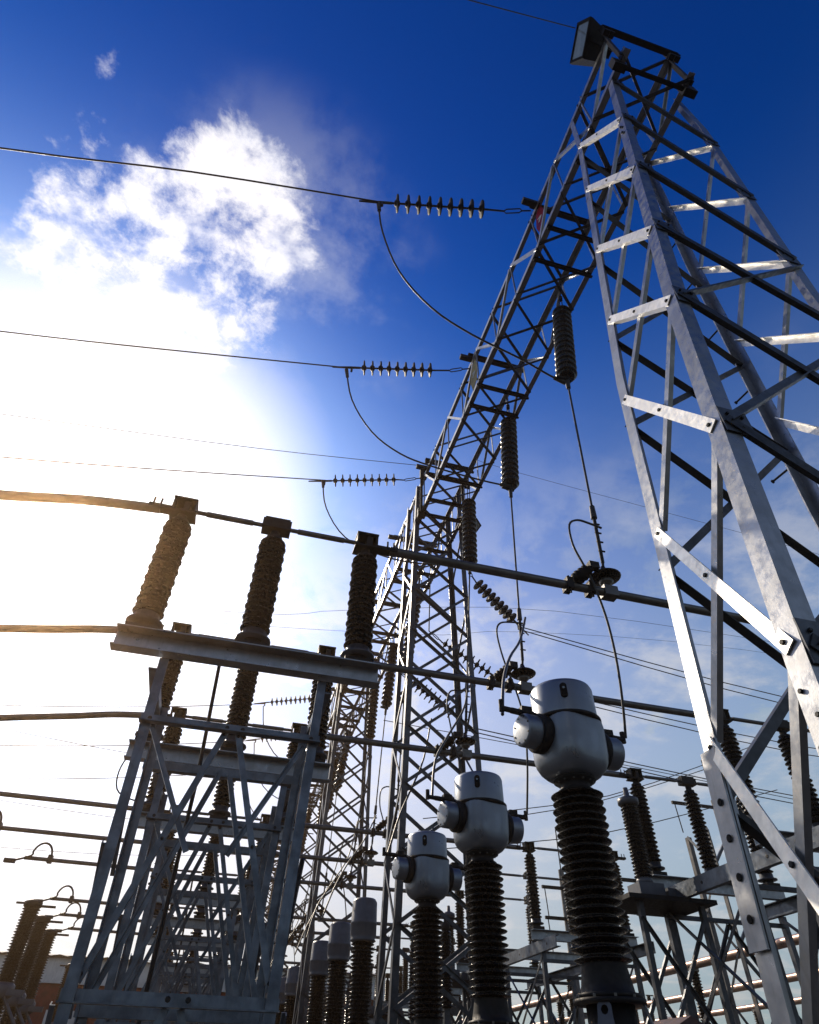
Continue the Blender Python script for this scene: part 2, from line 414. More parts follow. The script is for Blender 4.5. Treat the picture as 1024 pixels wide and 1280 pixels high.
# ------------------------------------------------------------------ gantry beam
BX0, BX1, BZ0, BZ1 = 3.75, 5.03, 13.9, 15.2
def gantry_beam(y0, y1, first=False):
    c = thing('gantry_beam', (4.4, y0, 13.9), 'lattice box beam overhead running from the near column to the second column', 'gantry beam', 'lattice beams between the columns')
    for x, z, sx, sz in ((BX0, BZ0, 1, 1), (BX1, BZ0, -1, 1), (BX0, BZ1, 1, -1), (BX1, BZ1, -1, -1)):
        mb = MB(); wd, th = .11, .012
        pr = [(0, 0), (wd*sx, 0), (wd*sx, th*sz), (th*sx, th*sz), (th*sx, wd*sz), (0, wd*sz)]
        vs = [Vector((x+p, y, z+q)) for y in (y0, y1) for p, q in pr]
        mb.add(vs, [(i, (i+1) % 6, 6+(i+1) % 6, 6+i) for i in range(6)]+[(5, 4, 3, 2, 1, 0), (6, 7, 8, 9, 10, 11)])
        mb.build('chord', 'steel', c)
    n = 10; p = (y1-y0)/n
    for i in range(n):
        a, b = y0+i*p, y0+(i+1)*p
        for x, s_ in ((BX0, -1), (BX1, 1)):
            z0, z1 = (BZ0, BZ1) if (i % 2) else (BZ1, BZ0)
            brace(c, (x+s_*.012, a+.05, z0), (x+s_*.012, b-.05, z1), .06, (s_, 0, 0), 'steel')
            brace(c, (x-s_*.03, b, BZ0+.03), (x-s_*.03, b, BZ1-.03), .045, (-s_, 0, 0), 'steel')
        for z, s_ in ((BZ0, -1), (BZ1, 1)):
            x0, x1 = (BX0, BX1) if (i % 2) else (BX1, BX0)
            brace(c, (x0, a+.05, z+s_*.012), (x1, b-.05, z+s_*.012), .06, (0, 0, s_), 'steel_far')
            if s_ < 0: brace(c, (x1, a+.05, z-s_*.016), (x0, b-.05, z-s_*.016), .05, (0, 0, -s_), 'steel_far')
    return c
beam = gantry_beam(1.36, 12.46)
for yy in (4.30, 4.95, 8.1, 8.7, 11.2, 12.1, 1.62, 3.1):        # heavy cross members under and over the box
    mb = MB(); mb.channel((BX0+.004, yy, BZ0-.06), (BX1-.004, yy, BZ0-.06), .11, .06, .01, (0, 0, 1)); mb.build('cross_member', 'dark_steel', beam)
for x in (BX0, BX1):
    mb = MB(); mb.angle((x, 1.44, BZ0-.1), (x, 1.44, BZ1+.1), .08, .014, (0, 1, 0), 1); mb.build('end_post', 'dark_steel', beam)
    mb = MB(); mb.box((x, 1.40, BZ1+.06), (.2, .10, .34)); mb.build('end_plate', 'dark_steel', beam)
    mb = MB(); mb.box((x, 1.60, BZ0-.04), (.22, .12, .30)); mb.build('end_plate', 'dark_steel', beam)
for yy in (1.42, 4.5, 8.3, 12.0):
    mb = MB(); mb.channel((BX0-.1, yy, BZ1+.08), (BX1+.12, yy, BZ1+.08), .15, .09, .012, (0, 0, 1)); mb.build('cross_member', 'dark_steel', beam)
for yy in (4.4, 8.3, 12.2):                                      # stubs that take the line insulators
    mb = MB(); mb.box((BX0-.12, yy, BZ1+.02), (.36, .12, .10)); mb.build('bracket', 'dark_steel', beam)

# ------------------------------------------------------------------ insulator strings under and beside the beam
def strain_string(a, b, c, d, label, group, ndisc=9, two=False):
    # a: shackle on the beam, b: end of the link, c..d the discs
    t = thing('strain_insulator', a, label, 'insulator string', group)
    a, b, c, d = map(Vector, (a, b, c, d)); ax = (d-c).normalized(); L = (d-c).length
    mb = MB(); s1 = lerp(a, b, .33)
    mb.tube([a, s1], .016, 6); side = ax.cross(Vector((0, 0, 1))).normalized()*.045
    mb.tube([Vector(s1), Vector(s1)+side*.9+ax*.05, b+side*.9-ax*.05, b], .013, 6); mb.tube([Vector(s1), Vector(s1)-side*.9+ax*.05, b-side*.9-ax*.05, b], .013, 6)
    mb.tube([b, c], .02, 6); mb.build('link', 'dark_steel', t)
    p = L/ndisc
    rod = MB(); rod.tube([c-ax*.03, d+ax*.03], .022, 6); rod.build('core_pin', 'dark_steel', t)
    for i in range(ndisc):
        o = c+ax*(p*(i+.5)); dm = MB()
        dm.lathe(o-ax*.05, o+ax, [(0, .03), (.005, .055), (.03, .06), (.032, .13), (.038, .176), (.056, .182), (.066, .172), (.072, .085), (.09, .065), (.11, .05), (.115, .03)], 16)
        dm.build('disc', 'disc', t)
    cl = MB(); e = d+ax*.22
    cl.tube([d, d+ax*.12], .03, 8); cl.tube([d+ax*.08, e, e+ax*.45], [.03, .032, .018], 8)
    cl.tube([e-ax*.02, e+Vector((0, 0, -.16))-ax*.02], .028, 8); cl.build('dead_end_clamp', 'cable', t)
    return t
strain_string((3.72, 4.57, 15.3), (3.16, 4.70, 15.2), (2.80, 4.75, 15.15), (.86, 5.08, 14.9), 'uppermost string of nine discs pulled out sideways towards the left sky', 'line insulator strings left of the gantry')
strain_string((3.72, 8.4, 14.95), (3.23, 8.53, 14.85), (2.86, 8.6, 14.8), (1.07, 8.91, 14.6), 'middle string of nine discs pulled left from the lattice beam, below the uppermost one', 'line insulator strings left of the gantry')
strain_string((3.70, 12.4, 15.0), (3.17, 12.55, 14.9), (2.98, 12.55, 14.86), (1.13, 12.99, 14.7), 'third disc string down, level with the top of the copper tinted post', 'line insulator strings left of the gantry')
def wire(name, pts, r, label, cat='cable', group=None, m='cable', seg=6, sm=4, ends=False):
    P = smooth_pts(pts, sm) if len(pts) > 2 else [Vector(p) for p in pts]
    mb = MB(); mb.tube(P, r, seg)
    if ends:
        for a, b in ((P[0], P[1]), (P[-1], P[-2])):
            d = (b-a).normalized(); mb.tube([a-d*.02, a+d*.22], [r*2.4, r*2.0], 8)
    return solo(mb, name, m, label, cat, group, P[0])
GW = 'bare overhead line conductors on the left'
wire('overhead_conductor', [(.66, 5.11, 14.87), (-2.94, 5.35, 14.3), (-6.11, 5.68, 13.8), (-12, 6.2, 13.2), (-30, 7.6, 12.4)], .017, 'thick dark wire crossing the white cloud to the uppermost string', group=GW)
wire('overhead_conductor', [(.85, 8.96, 14.57), (-3.52, 9.44, 14.2), (-6.85, 9.75, 13.9), (-13, 10.3, 13.5), (-32, 12, 13)], .016, 'brownish wire running to the second disc string from the left edge', group=GW)
wire('overhead_conductor', [(.95, 12.99, 14.67), (-3.6, 13.64, 14.4), (-7.73, 14.19, 14.2), (-14, 15, 14), (-34, 17.6, 13.6)], .016, 'yellowish wire running to the third disc string through the sun glare', group=GW)
wire('earth_wire', [(3.3, 1.55, 15.7), (-.6, 1.5, 13.0), (-6, 1.5, 10.0), (-18, 1.5, 6)], .009, 'thin wire leaving the floodlight at the very top of the picture', group='thin earth wires')
wire('earth_wire', [(3.52, 12.2, 15.28), (-1.1, 12.25, 14.6), (-7.5, 12.3, 13.9), (-24, 12.3, 12)], .009, 'faint thin wire between the second and third line wires on the left', group='thin earth wires')
J1 = [(0.60, 5.15, 14.85), (0.76, 5.31, 14.0), (1.2, 5.57, 13.1), (1.89, 5.74, 12.4), (2.69, 5.83, 12.0), (3.63, 5.88, 11.7), (4.2, 5.94, 11.5), (4.51, 5.93, 11.36)]
J2 = [(0.76, 9.0, 14.5), (1.0, 9.15, 13.6), (1.54, 9.21, 12.7), (2.2, 9.14, 12.1), (2.91, 9.04, 11.8), (3.99, 8.95, 11.6), (4.64, 8.86, 11.5)]
J3 = [(0.88, 13.0, 14.6), (1.08, 12.98, 13.6), (1.68, 12.78, 12.5), (2.66, 12.39, 11.8), (3.63, 12.04, 11.5), (4.74, 11.8, 11.55)]
for J, l in ((J1, 'long drooping jumper from the uppermost disc string under the beam'), (J2, 'drooping jumper from the middle disc string under the beam'), (J3, 'short drooping jumper below the third disc string, ending behind the tube bus')):
    wire('jumper_cable', J, .02, l, group='drooping jumpers on the line side', ends=True)

def hanging_string(x, y, z0, z1, x1, label, r=.2, n=13):
    t = thing('suspension_insulator', (x, y, z0), label, 'insulator string', 'black insulator stacks hanging under the beam')
    a, b = Vector((x, y, z0)), Vector((x1, y, z1)); ax = (b-a).normalized(); top = a.copy(); body = a+ax*.0
    hb = MB(); u = a-ax*.95
    hb.tube([u, u+ax*.35], .018, 6); hb.tube([u+ax*.3, u+ax*.42], .05, 6)
    hb.tube([u+ax*.4+Vector((.03, 0, 0)), a+Vector((.03, 0, 0))], .012, 6); hb.tube([u+ax*.4-Vector((.03, 0, 0)), a-Vector((.03, 0, 0))], .012, 6)
    hb.build('hanger_link', 'dark_steel', t)
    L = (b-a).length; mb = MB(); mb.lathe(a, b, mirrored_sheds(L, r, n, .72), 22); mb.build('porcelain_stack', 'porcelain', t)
    c = MB(); c.tube([b-ax*.02, b+ax*.12], .06, 10); c.tube([b+ax*.1-Vector((.2, 0, -.03)), b+ax*.1+Vector((.08, 0, 0))], .04, 8); c.build('clamp', 'dark_steel', t)
    return t
hs = [hanging_string(4.86, 5.9, 14.02, 11.5, 4.56, 'black stack hanging beside the bright near column'),
      hanging_string(4.86, 8.9, 13.88, 11.55, 4.68, 'black stack hanging under the beam, middle of the near three'),
      hanging_string(4.86, 11.8, 13.8, 11.6, 4.78, 'black stack hanging in front of the second column top')]

# ------------------------------------------------------------------ one phase of a bay
def post(par, x, y, z0, z1, r=.155, n=18, m='porcelain'):
    L = z1-z0
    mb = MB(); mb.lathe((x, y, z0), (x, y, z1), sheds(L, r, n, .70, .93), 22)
    o = mb.build('post_insulator', m, par)
    b = MB(); b.lathe((x, y, z0-.11), (x, y, z0), [(0, r*1.15), (.02, r*1.15), (.03, r*.8), (.11, r*.8)], 16); b.build('cap', 'steel_far', o)
    return o
def disconnector(xs, y, zb, zt, label, group, flip=1, far_end=None):
    cx = xs[1]
    t = thing('disconnector_switch', (cx, y, zb), label, 'disconnector', group)
    mb = MB(); a, b = xs[0]-.2, xs[2]+.22
    mb.channel((a, y-.07, zb), (b, y-.07, zb), .22, .14, .012, (0, 0, 1), flip=1)
    for hx in (a+.12, a+.22, b-.1):
        mb.hole((hx, y-.071, zb+.01), (0, -1, 0), .022, .003, 8, 1)
    mb.build('base_beam', ['steel', 'bolt'], t)
    for i, x in enumerate(xs):
        pd = MB(); pd.box((x, y, zb+.15), (.30, .26, .08)); pd.lathe((x, y, zb+.19), (x, y, zb+.3), [(0, .10), (.08, .10)], 12, smooth=False); pd.build('pedestal', 'dark_steel', t)
        post(t, x, y, zb+.36, zt-.22, .16)
        cl = MB(); z = zt-.02
        cl.lathe((x, y, zt-.22), (x, y, z), [(0, .10), (.05, .10), (.06, .06), (.14, .06)], 12)
        if i == 1:
            cl.box((x, y, z+.03), (.34, .17, .13)); cl.box((x, y, z+.12), (.30, .13, .03))
        else:
            cl.box((x-.12, y, z+.03), (.02, .20, .20)); cl.box((x+.12, y, z+.03), (.02, .20, .20))
            cl.box((x, y, z+.13), (.27, .22, .02)); cl.box((x, y, z-.06), (.30, .22, .02)); cl.box((x+.02, y+.08, z+.03), (.2, .02, .17))
            cl.box((x+.03, y-.02, z+.04), (.07, .12, .13))
        cl.build('contact_head', 'dark_steel', t)
    for p, q in ((0, 1), (1, 2)):
        ar = MB(); ar.tube([(xs[p]+.1, y, zt+.01), (xs[p]+.3, y, zt+.01)], .026, 10); ar.tube([(xs[p]+.26, y, zt+.01), (xs[q]-.28, y, zt+.01)], .034, 10); ar.tube([(xs[q]-.30, y, zt+.01), (xs[q]-.1, y, zt+.01)], .026, 10)
        ar.build('blade', 'alu', t)
    for s_, x in ((-1, xs[0]), (1, xs[2])):
        tm = MB(); tm.box((x+s_*.24, y, zt-.03), (.3, .12, .05)); tm.tube([(x+s_*.26, y-.06, zt-.03), (x+s_*.26, y-.06, zt+.07)], .012, 6); tm.tube([(x+s_*.34, y-.06, zt-.03), (x+s_*.34, y-.06, zt+.07)], .012, 6)
        tm.build('terminal', 'dark_steel', t)
    return t
def stand(x0, x1, y0, y1, zt, label, group, zc=4.02, zl=2.04):
    t = thing('support_stand', ((x0+x1)/2, (y0+y1)/2, 0), label, 'steel stand', group)
    for x, sx in ((x0, 1), (x1, -1)):
        for y, sy in ((y0, 1), (y1, -1)):
            mb = MB(); wd, th = .085, .010
            k = .04 if sy > 0 else .0; xt = (.12 if sx > 0 else .17)
            pr = [(0, 0), (wd*sx, 0), (wd*sx, th*sy), (th*sx, th*sy), (th*sx, wd*sy), (0, wd*sy)]
            vs = [Vector((x+p+(sx*xt if z == 0 else 0), y+q-(k*sy*3 if z == 0 else 0), z)) for z in (0, zt-.02) for p, q in pr]
            mb.add(vs, [(i, (i+1) % 6, 6+(i+1) % 6, 6+i) for i in range(6)]+[(6, 7, 8, 9, 10, 11)]); mb.build('leg', 'steel_stand', t)
    cx = (x0+x1)/2
    ya = lambda z, s_: y0 if s_ < 0 else (y1-.12*(1-z/zt))
    X0 = lambda z: x0+.12*(1-z/zt)
    X1 = lambda z: x1-.17*(1-z/zt)
    for s_ in (-1, 1):
        for z in (zc, zl):
            mb = MB(); y = ya(z, s_)+s_*.004
            mb.angle((X0(z)-.02, y, z), (X1(z)+.02, y, z),   .085, .01, (0, 0, 1), 1 if s_ < 0 else -1)
            for q in (X0(z)+.06, cx-.05, cx+.09, X1(z)-.06):
                mb.hole((q, y-.001 if s_ < 0 else y+.001, z+.05), (0, s_, 0), .02, .012, 8, 1)
            mb.build('rail', ['steel_stand', 'bolt'], t)
        zm = (zc+zl)/2
        for sx, xx in ((-1, X0(zl)), (1, X1(zl))):
            brace(t, (cx+sx*.05, ya(zc, s_)+s_*.014, zc+.03), (xx-sx*.06, ya(zl, s_)+s_*.014, zl+.12), .052, (0, s_, 0), 'steel_stand', bolts=True)
            if s_ < 0: brace(t, (xx-sx*.05, ya(zc, s_)-s_*.016, zc-.02), (cx+sx*.16, ya(zm, s_)-s_*.016, zm), .045, (0, -s_, 0), 'steel_stand')
            brace(t, (cx+sx*.05, ya(zl, s_)+s_*.014, zl), (xx-sx*.06, ya(.3, s_)+s_*.014, .3), .052, (0, s_, 0), 'steel_stand')
    for s_, x in ((-1, X0(zc)), (1, X1(zc))):
        for za, zb in ((zc, 3.05), (3.05, zl), (zl, .4)):
            brace(t, (x+s_*.012, ya(za, -1), za), (x+s_*.012, ya(zb, 1), zb),   .045, (s_, 0, 0), 'steel_stand')
        mb = MB(); mb.angle((x, ya(zc, -1), zt-.14), (x, ya(zc, 1), zt-.14), .09, .01, (0, 0, 1), s_); mb.build('rail', 'steel_stand', t)
    return t
GD = 'three-post disconnectors on the left stands'; GR = 'three-post disconnectors on the right stands'
tube_label = ['thick tube bus highest of all, passing behind the bright column', 'tube bus below the highest one, passing behind the largest silver head', 'tube bus just behind the head of the second largest silver transformer']
bayset = []        # (object, kind, phase)
def bus_tube(y, label):
    mb = MB(); x0, x1 = 1.35, 7.85; mb.tube([(x0, y, 6.6), (x1, y, 6.6)], .058, 16, cap=True)
    o = solo(mb, 'bus_tube', 'alu', label, 'tube conductor', 'tube busbars between disconnectors', (x0, y, 6.6)); return o
XS = (-1.14, -.06, 1.05)
for i, y in enumerate(PHY):
    ww = PHW[i]
    d = disconnector(XS, y, 4.80, 6.62, f'{ww} phase disconnector on the left stand in the nearest bay', GD)
    bayset.append((d, 'dl', i))
    d = disconnector((8.1, 9.35, 10.6), y, 4.62, 6.62, f'{ww} phase disconnector on the right stand in the nearest bay', GR)
    bayset.append((d, 'dr', i))
    s_ = stand(-.88, .74, y-.10, y+1.0, 4.69, f'lattice stand under the {ww} left disconnector in the nearest bay', 'lattice stands on the left')
    bayset.append((s_, 'sl', i))
    bayset.append((bus_tube(y, tube_label[i]), 'tube', i))
    o = hs[i]; bayset.append((o, 'hang', i))
    # dropper from the hanging string to the tube
    top = {0: (4.55, 5.9, 11.38), 1: (4.67, 8.9, 11.43), 2: (4.77, 11.8, 11.48)}[i]
    end = (4.40, y, 7.12)
    kk = lerp(top, end, .80)
    dw = wire('dropper_cable', [top, kk], .02, f'straight dropper to the {["highest", "second", "third"][i]} tube bus in the nearest bay', group='vertical dropper cables', ends=True)
    bayset.append((dw, 'drop', i))
    t = thing('tube_support_disc', (4.38, y, 6.66), f'dark umbrella disc standing on the {["highest", "second", "third"][i]} tube bus, nearest bay', 'disc insulator', 'single discs on the tube buses')
    mb = MB(); mb.lathe((4.38, y, 6.66), (4.38, y, 7.2), [(0, .05), (.08, .05), (.09, .08), (.13, .10), (.14, .06), (.20, .06)], 14); mb.box((4.38, y, 6.60), (.2, .16, .15)); mb.build('clamp', 'alu', t)
    mb = MB(); mb.lathe((4.38, y, 6.84), (4.38, y, 7.2), [(0, .07), (.005, .20), (.02, .215), (.05, .18), (.09, .08), (.13, .05), (.2, .03)], 22); mb.build('disc', 'porcelain', t)
    mb = MB(); mb.tube([(4.38, y, 6.98), end], .022, 6); mb.tube([end, kk], .028, 6)
    for q in (.25, .45, .65, .85):
        c = Vector(lerp(end, kk, q)); mb.tube([c-Vector((.03, 0, 0)), c+Vector((.07, 0, 0))], .014, 6)
    mb.build('turnbuckle', 'dark_steel', t)
    bayset.append((t, 'disc', i))
    # insulated clamp on the tube with the branch cable
    t = thing('tap_clamp', (4.0, y, 6.66), f'dark ribbed tap clamp on the {["highest", "second", "third"][i]} tube bus, nearest bay', 'cable clamp', 'tap clamps on the tube buses')
    mb = MB(); mb.lathe((3.86, y-.06, 6.66), (4.16, y-.10, 6.92), [(0, .05), (.03, .09), (.06, .06), (.09, .10), (.13, .065), (.17, .10), (.21, .065), (.25, .10), (.28, .06), (.34, .05)], 14); mb.build('ribbed_body', 'black', t)
    for q in (3.78, 4.1):
        mb = MB(); mb.box((q, y, 6.60), (.09, .17, .17)); mb.tube([(q, y-.05, 6.45), (q, y-.05, 6.72)], .014, 6); mb.build('saddle', 'dark_steel', t)
    mb = MB(); mb.box((4.16, y-.10, 6.93), (.14, .10, .10)); mb.build('cable_lug', 'dark_steel', t)
    bayset.append((t, 'clamp', i))
# branch cables in the nearest bay
B1 = [(4.44, 5.85, 7.68), (4.27, 5.85, 7.72), (4.07, 5.85, 7.74), (3.92, 5.85, 7.61), (3.91, 5.85, 7.25), (4.0, 5.85, 6.94), (4.08, 5.85, 6.71), (4.17, 5.85, 6.13), (4.18, 5.85, 5.56), (4.17, 5.90, 5.03), (4.17, 6.0, 4.60)]
B2 = [(4.48, 8.65, 7.80), (4.22, 8.65, 7.78), (4.0, 8.65, 7.72), (3.92, 8.65, 7.53), (3.97, 8.65, 7.14), (4.06, 8.65, 6.79), (4.16, 8.65, 6.49), (4.25, 8.65, 5.98), (4.25, 8.70, 5.36), (4.19, 8.78, 4.62)]
B3 = [(4.48, 11.5, 7.9), (4.20, 11.5, 7.88), (4.02, 11.5, 7.8), (3.96, 11.5, 7.5), (4.02, 11.5, 7.1), (4.09, 11.5, 6.72), (4.22, 11.5, 6.2), (4.33, 11.55, 5.5), (4.29, 11.64, 4.62)]
bayset.append((wire('branch_cable', B1, .017, 'looping cable from the near dropper to the right arm of the largest silver head', group='looping branch cables'), 'branch', 0))
bayset.append((wire('branch_cable', B2, .017, 'looping cable from the middle dropper down behind the largest silver head', group='looping branch cables'), 'branch', 1))
bayset.append((wire('branch_cable', B3, .017, 'looping cable from the far dropper down to the smallest silver head', group='looping branch cables'), 'branch', 2))
# feeders from the left arms up to the outgoing line ends
A1 = [(4.42, 8.5, 7.82), (3.95, 7.87, 6.91), (3.44, 7.23, 6.17), (3.02, 6.59, 5.43), (2.68, 5.96, 4.65)]
A2 = [(4.46, 11.5, 8.53), (4.1, 10.81, 7.24), (3.49, 10.13, 6.24), (3.04, 9.45, 5.51), (2.76, 8.76, 4.69)]
A3 = [(4.5, 14.3, 8.53), (4.1, 13.6, 7.24), (3.6, 12.9, 6.24), (3.2, 12.2, 5.51), (2.86, 11.65, 4.69)]
for fi, (A, q) in enumerate(((A1, 'curved feeder cable to the left arm of the largest silver head'), (A2, 'curved feeder cable to the left arm of the middle silver head'), (A3, 'curved feeder cable to the left arm of the smallest silver head'))):
    bayset.append((wire('feeder_cable', A, .02, q, group='curved feeder cables'), 'feed', fi))

# rods in the left stands
mb = MB(); mb.tube([(-.36, 7.6, .3), (-.36, 7.6, 4.2), (-.42, 7.6, 5.6)], .022, 8)
bayset.append((solo(mb, 'operating_rod', 'dark_steel', 'vertical rod between the near and middle left stands in the nearest bay', 'rod', 'operating rods', (-.36, 7.6, 0)), 'rod', 0))
for i, y in enumerate(PHY[:2]):
    P = [(-1.2, y-.05, 4.82), (-1.32, y-.06, 4.72), (-1.36, y-.06, 4.5), (-1.28, y-.06, 4.3), (-.98, y-.06, 4.22), (-.84, y-.1, 4.3)]
    if i == 1: wire('earthing_lead', P, .009, 'thin looped lead hanging at the left end of the second switch beam', group='earthing leads')

# right-hand stands: two long channels on lattice trestles
def right_stand(y0, y1):
    t = thing('channel_trestle', (9.3, (y0+y1)/2, 0), 'channel beams on braced legs behind the foot of the near column', 'steel stand', 'channel trestles on the right')
    for x, f in ((8.05, 1), (10.65, -1)):
        mb = MB(); mb.channel((x, y0, 4.38), (x, y1, 4.38), .24, .11, .014, (0, 0, 1), f)
        for q in range(5): mb.hole((x-.001*f, y0+.5+q*(y1-y0-1)/4, 4.38), (-f, 0, 0), .028, .003, 8, 1)
        mb.build('channel_beam', ['steel_stand', 'bolt'], t)
    ys = (y0+.9, (y0+y1)/2-.55, (y0+y1)/2+.55, y1-.9)
    for x in (8.1, 10.6):
        for y in ys:
            mb = MB(); mb.angle((x, y, 0), (x, y, 4.26), .10, .011, (1, 0, 0)); mb.build('leg', 'steel_far', t)
        for a, b in ((0, 1), (2, 3)):
            for z0, z1 in ((.3, 2.3), (2.3, 4.2)):
                brace(t, (x+.012, ys[a], z0), (x+.012, ys[b], z1), .06, (1, 0, 0), 'steel_far')
                brace(t, (x-.014, ys[b], z0), (x-.014, ys[a], z1), .06, (-1, 0, 0), 'steel_far')
    for y in ys:
        brace(t, (8.1, y+.012, 4.1), (10.6, y+.012, 4.1), .08, (0, 1, 0), 'steel_far')
        brace(t, (8.1, y+.012, 2.2), (9.35, y+.012, 4.05), .06, (0, 1, 0), 'steel_far')
        brace(t, (10.6, y+.012, 2.2), (9.35, y+.012, 4.05), .06, (0, 1, 0), 'steel_far')
    return t
bayset.append((right_stand(4.9, 12.5), 'rs', 0))

# ------------------------------------------------------------------ silver current transformers
def rsq(an, a, p=3.4):                 # rounded square radius
    c, s_ = abs(math.cos(an)), abs(math.sin(an)); return a/((c**p+s_**p)**(1/p))
def current_transformer(x, y, label):
    t = thing('current_transformer', (x, y, 0), label, 'current transformer', 'silver current transformers')
    SEG = 40; mb = MB(); vs = []; fs = []
    prof = [(4.04, .17, 0), (4.045, .22, .1), (4.075, .27, .3), (4.12, .305, .6), (4.18, .325, .85), (4.26, .333, 1), (4.34, .336, 1), (4.44, .338, 1), (4.56, .338, 1), (4.62, .338, .8)]
    rot = math.radians(14)
    for z, r_, k in prof:
        for j in range(SEG):
            an = 2*math.pi*j/SEG; q = r_*(1-k)+rsq(an, r_*.985)*k if k > 0 else r_
            vs.append((x+q*math.cos(an+rot)*1.02, y+q*math.sin(an+rot)*1.02, z))
    for i in range(len(prof)-1):
        for j in range(SEG): a = i*SEG+j; b = i*SEG+(j+1) % SEG; fs.append((a, b, b+SEG, a+SEG))
    fs.append(tuple(range(SEG-1, -1, -1))); mb.add(vs, fs, True); tank = mb.build('tank', 'silver', t)
    mb = MB(); mb.lathe((x, y, 4.61), (x, y, 5), [(-.01, .35), (0, .375), (.006, .384), (.030, .384), (.036, .375), (.038, .33)], 40)
    mb.build('rim', 'dark_steel', t)
    mb = MB(); mb.lathe((x, y, 4.646), (x, y, 5.2), [(0, .35), (.01, .352), (.035, .35), (.34, .345), (.375, .33), (.395, .28), (.405, .2), (.41, .02)], 44)
    cap = mb.build('cap', 'silver', t)
    g = Vector((-.40, -.917, 0)).normalized(); sd = Vector((-g.y, g.x, 0)); c = Vector((x, y, 4.87))+g*.342
    mb = MB(); pr = []
    for k in range(20):
        an = 2*math.pi*k/20; pr.append((math.cos(an)*.040, math.sin(an)*.040+(.048 if math.sin(an) > 0 else -.048)))
    vs = [c+sd*p+Vector((0, 0, q)) for p, q in pr]+[c+g*.026+sd*p*.86+Vector((0, 0, q*.92)) for p, q in pr]
    mb.add(vs, [(i, (i+1) % 20, 20+(i+1) % 20, 20+i) for i in range(20)]+[tuple(range(20, 40))])
    mb.hole(c+g*.027+Vector((0, 0, .022)), g, .014, .004, 10, 1)
    mb.build('oil_gauge', ['black', 'glass'], cap)
    for s_ in (-1, 1):
        ax = Vector((s_*.985, -.17 if s_ < 0 else .10, 0)).normalized(); o = Vector((x, y, 4.46))+ax*.30
        if s_ > 0: o = Vector((x, y, 4.40))+ax*.30
        mb = MB(); mb.lathe(o, o+ax, [(0, .20), (.10, .205), (.115, .20), (.125, .17)], 28); hs_ = mb.build('bushing_neck', 'dark_steel', t)
        mb = MB(); mb.lathe(o+ax*.12, o+ax, [(0, .168), (.02, .172), (.15, .172), (.17, .166), (.175, .14), (.178, .02)], 32)
        up_ = Vector((0, 0, 1)); sx_ = ax.cross(up_)
        for k in range(8):
            an = 2*math.pi*k/8+.3; mb.hole(o+ax*.294+(up_*math.cos(an)+sx_*math.sin(an))*.135, ax, .010, .006, 6, 1)
        mb.build('bushing_cap', ['silver', 'bolt'], hs_)
        e = o+ax*.20+Vector((0, 0, .19)); tp = MB()
        tp.tube([o+ax*.08+Vector((0, 0, .17)), e+Vector((0, 0, .0))], .05, 8)
        tp.tube([e-ax*.04, e+ax*.20], .034, 8); tp.box(e+ax*.02+Vector((0, 0, .03)), (.12, .10, .07)); tp.tube([e+ax*.18, e+ax*(.25 if s_ > 0 else .33)], .026, 8)
        q_ = e+ax*(.24 if s_ > 0 else .32); tp.tube([q_-Vector((0, 0, .035)), q_+Vector((0, 0, .09))], .028, 8); tp.tube([e+ax*.18, q_], .03, 8)
        tp.build('terminal_arm', 'dark_steel', t)
    mb = MB(); mb.lathe((x, y, 3.90), (x, y, 4.1), [(0, .165), (.02, .19), (.05, .15), (.10, .15), (.12, .215), (.145, .215)], 28)
    for k in range(12):
        an = 2*math.pi*k/12; mb.hole((x+.18*math.cos(an), y+.18*math.sin(an), 4.015), (0, 0, -1), .013, .012, 6, 1)
    mb.build('neck_flange', ['dark_steel', 'alu'], t)
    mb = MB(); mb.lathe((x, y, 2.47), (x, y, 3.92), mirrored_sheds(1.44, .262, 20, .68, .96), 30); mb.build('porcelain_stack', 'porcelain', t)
    mb = MB(); mb.lathe((x, y, 2.24), (x, y, 2.5), [(0, .27), (.03, .27), (.04, .225), (.10, .215), (.235, .19), (.25, .19)], 28)
    mb.lathe((x, y, 2.20), (x, y, 2.3), [(0, .30), (.035, .30)], 28)
    for k in range(10):
        an = 2*math.pi*k/10; mb.hole((x+.275*math.cos(an), y+.275*math.sin(an), 2.236), (0, 0, 1), .013, .02, 6, 1)
    mb.build('pedestal', ['dark_steel', 'alu'], t)
    for k in range(4):
        an = math.pi/4+k*math.pi/2+.1; dr = Vector((math.cos(an), math.sin(an), 0)); tg = Vector((-dr.y, dr.x, 0))
        mb = MB(); zs = lambda p, z, d: Vector((x, y, z))+dr*(.27+(2.2-z)*.28+d)+tg*p
        out_ = [(-.10, 1.86), (.10, 1.86), (.06, 2.10), (.055, 2.18), (.03, 2.215), (-.03, 2.215), (-.055, 2.18), (-.06, 2.10)]
        hl = [(.03*math.cos(a_*math.pi/4), 2.15+.034*math.sin(a_*math.pi/4)) for a_ in range(8)]
        n8 = len(out_)
        F = [zs(p, z, 0) for p, z in out_]+[zs(p, z, 0) for p, z in hl]; B = [v+dr*.014 for v in F]
        mp = [5, 6, 7, 0, 1, 2, 3, 4]        # which hole vertex faces which outline vertex
        mp = [5, 7, 0, 0, 1, 3, 4, 4]
        fs = []
        for a_ in range(n8):
            b_ = (a_+1) % n8
            q = [a_, b_, n8+mp[b_], n8+mp[a_]] if mp[a_] != mp[b_] else [a_, b_, n8+mp[a_]]
            if (mp[b_]-mp[a_]) % 8 == 2: q = [a_, b_, n8+mp[b_], n8+(mp[a_]+1) % 8, n8+mp[a_]]
            fs.append(tuple(q)); fs.append(tuple(i_+16 for i_ in reversed(q))); fs.append((b_, a_, 16+a_, 16+b_))
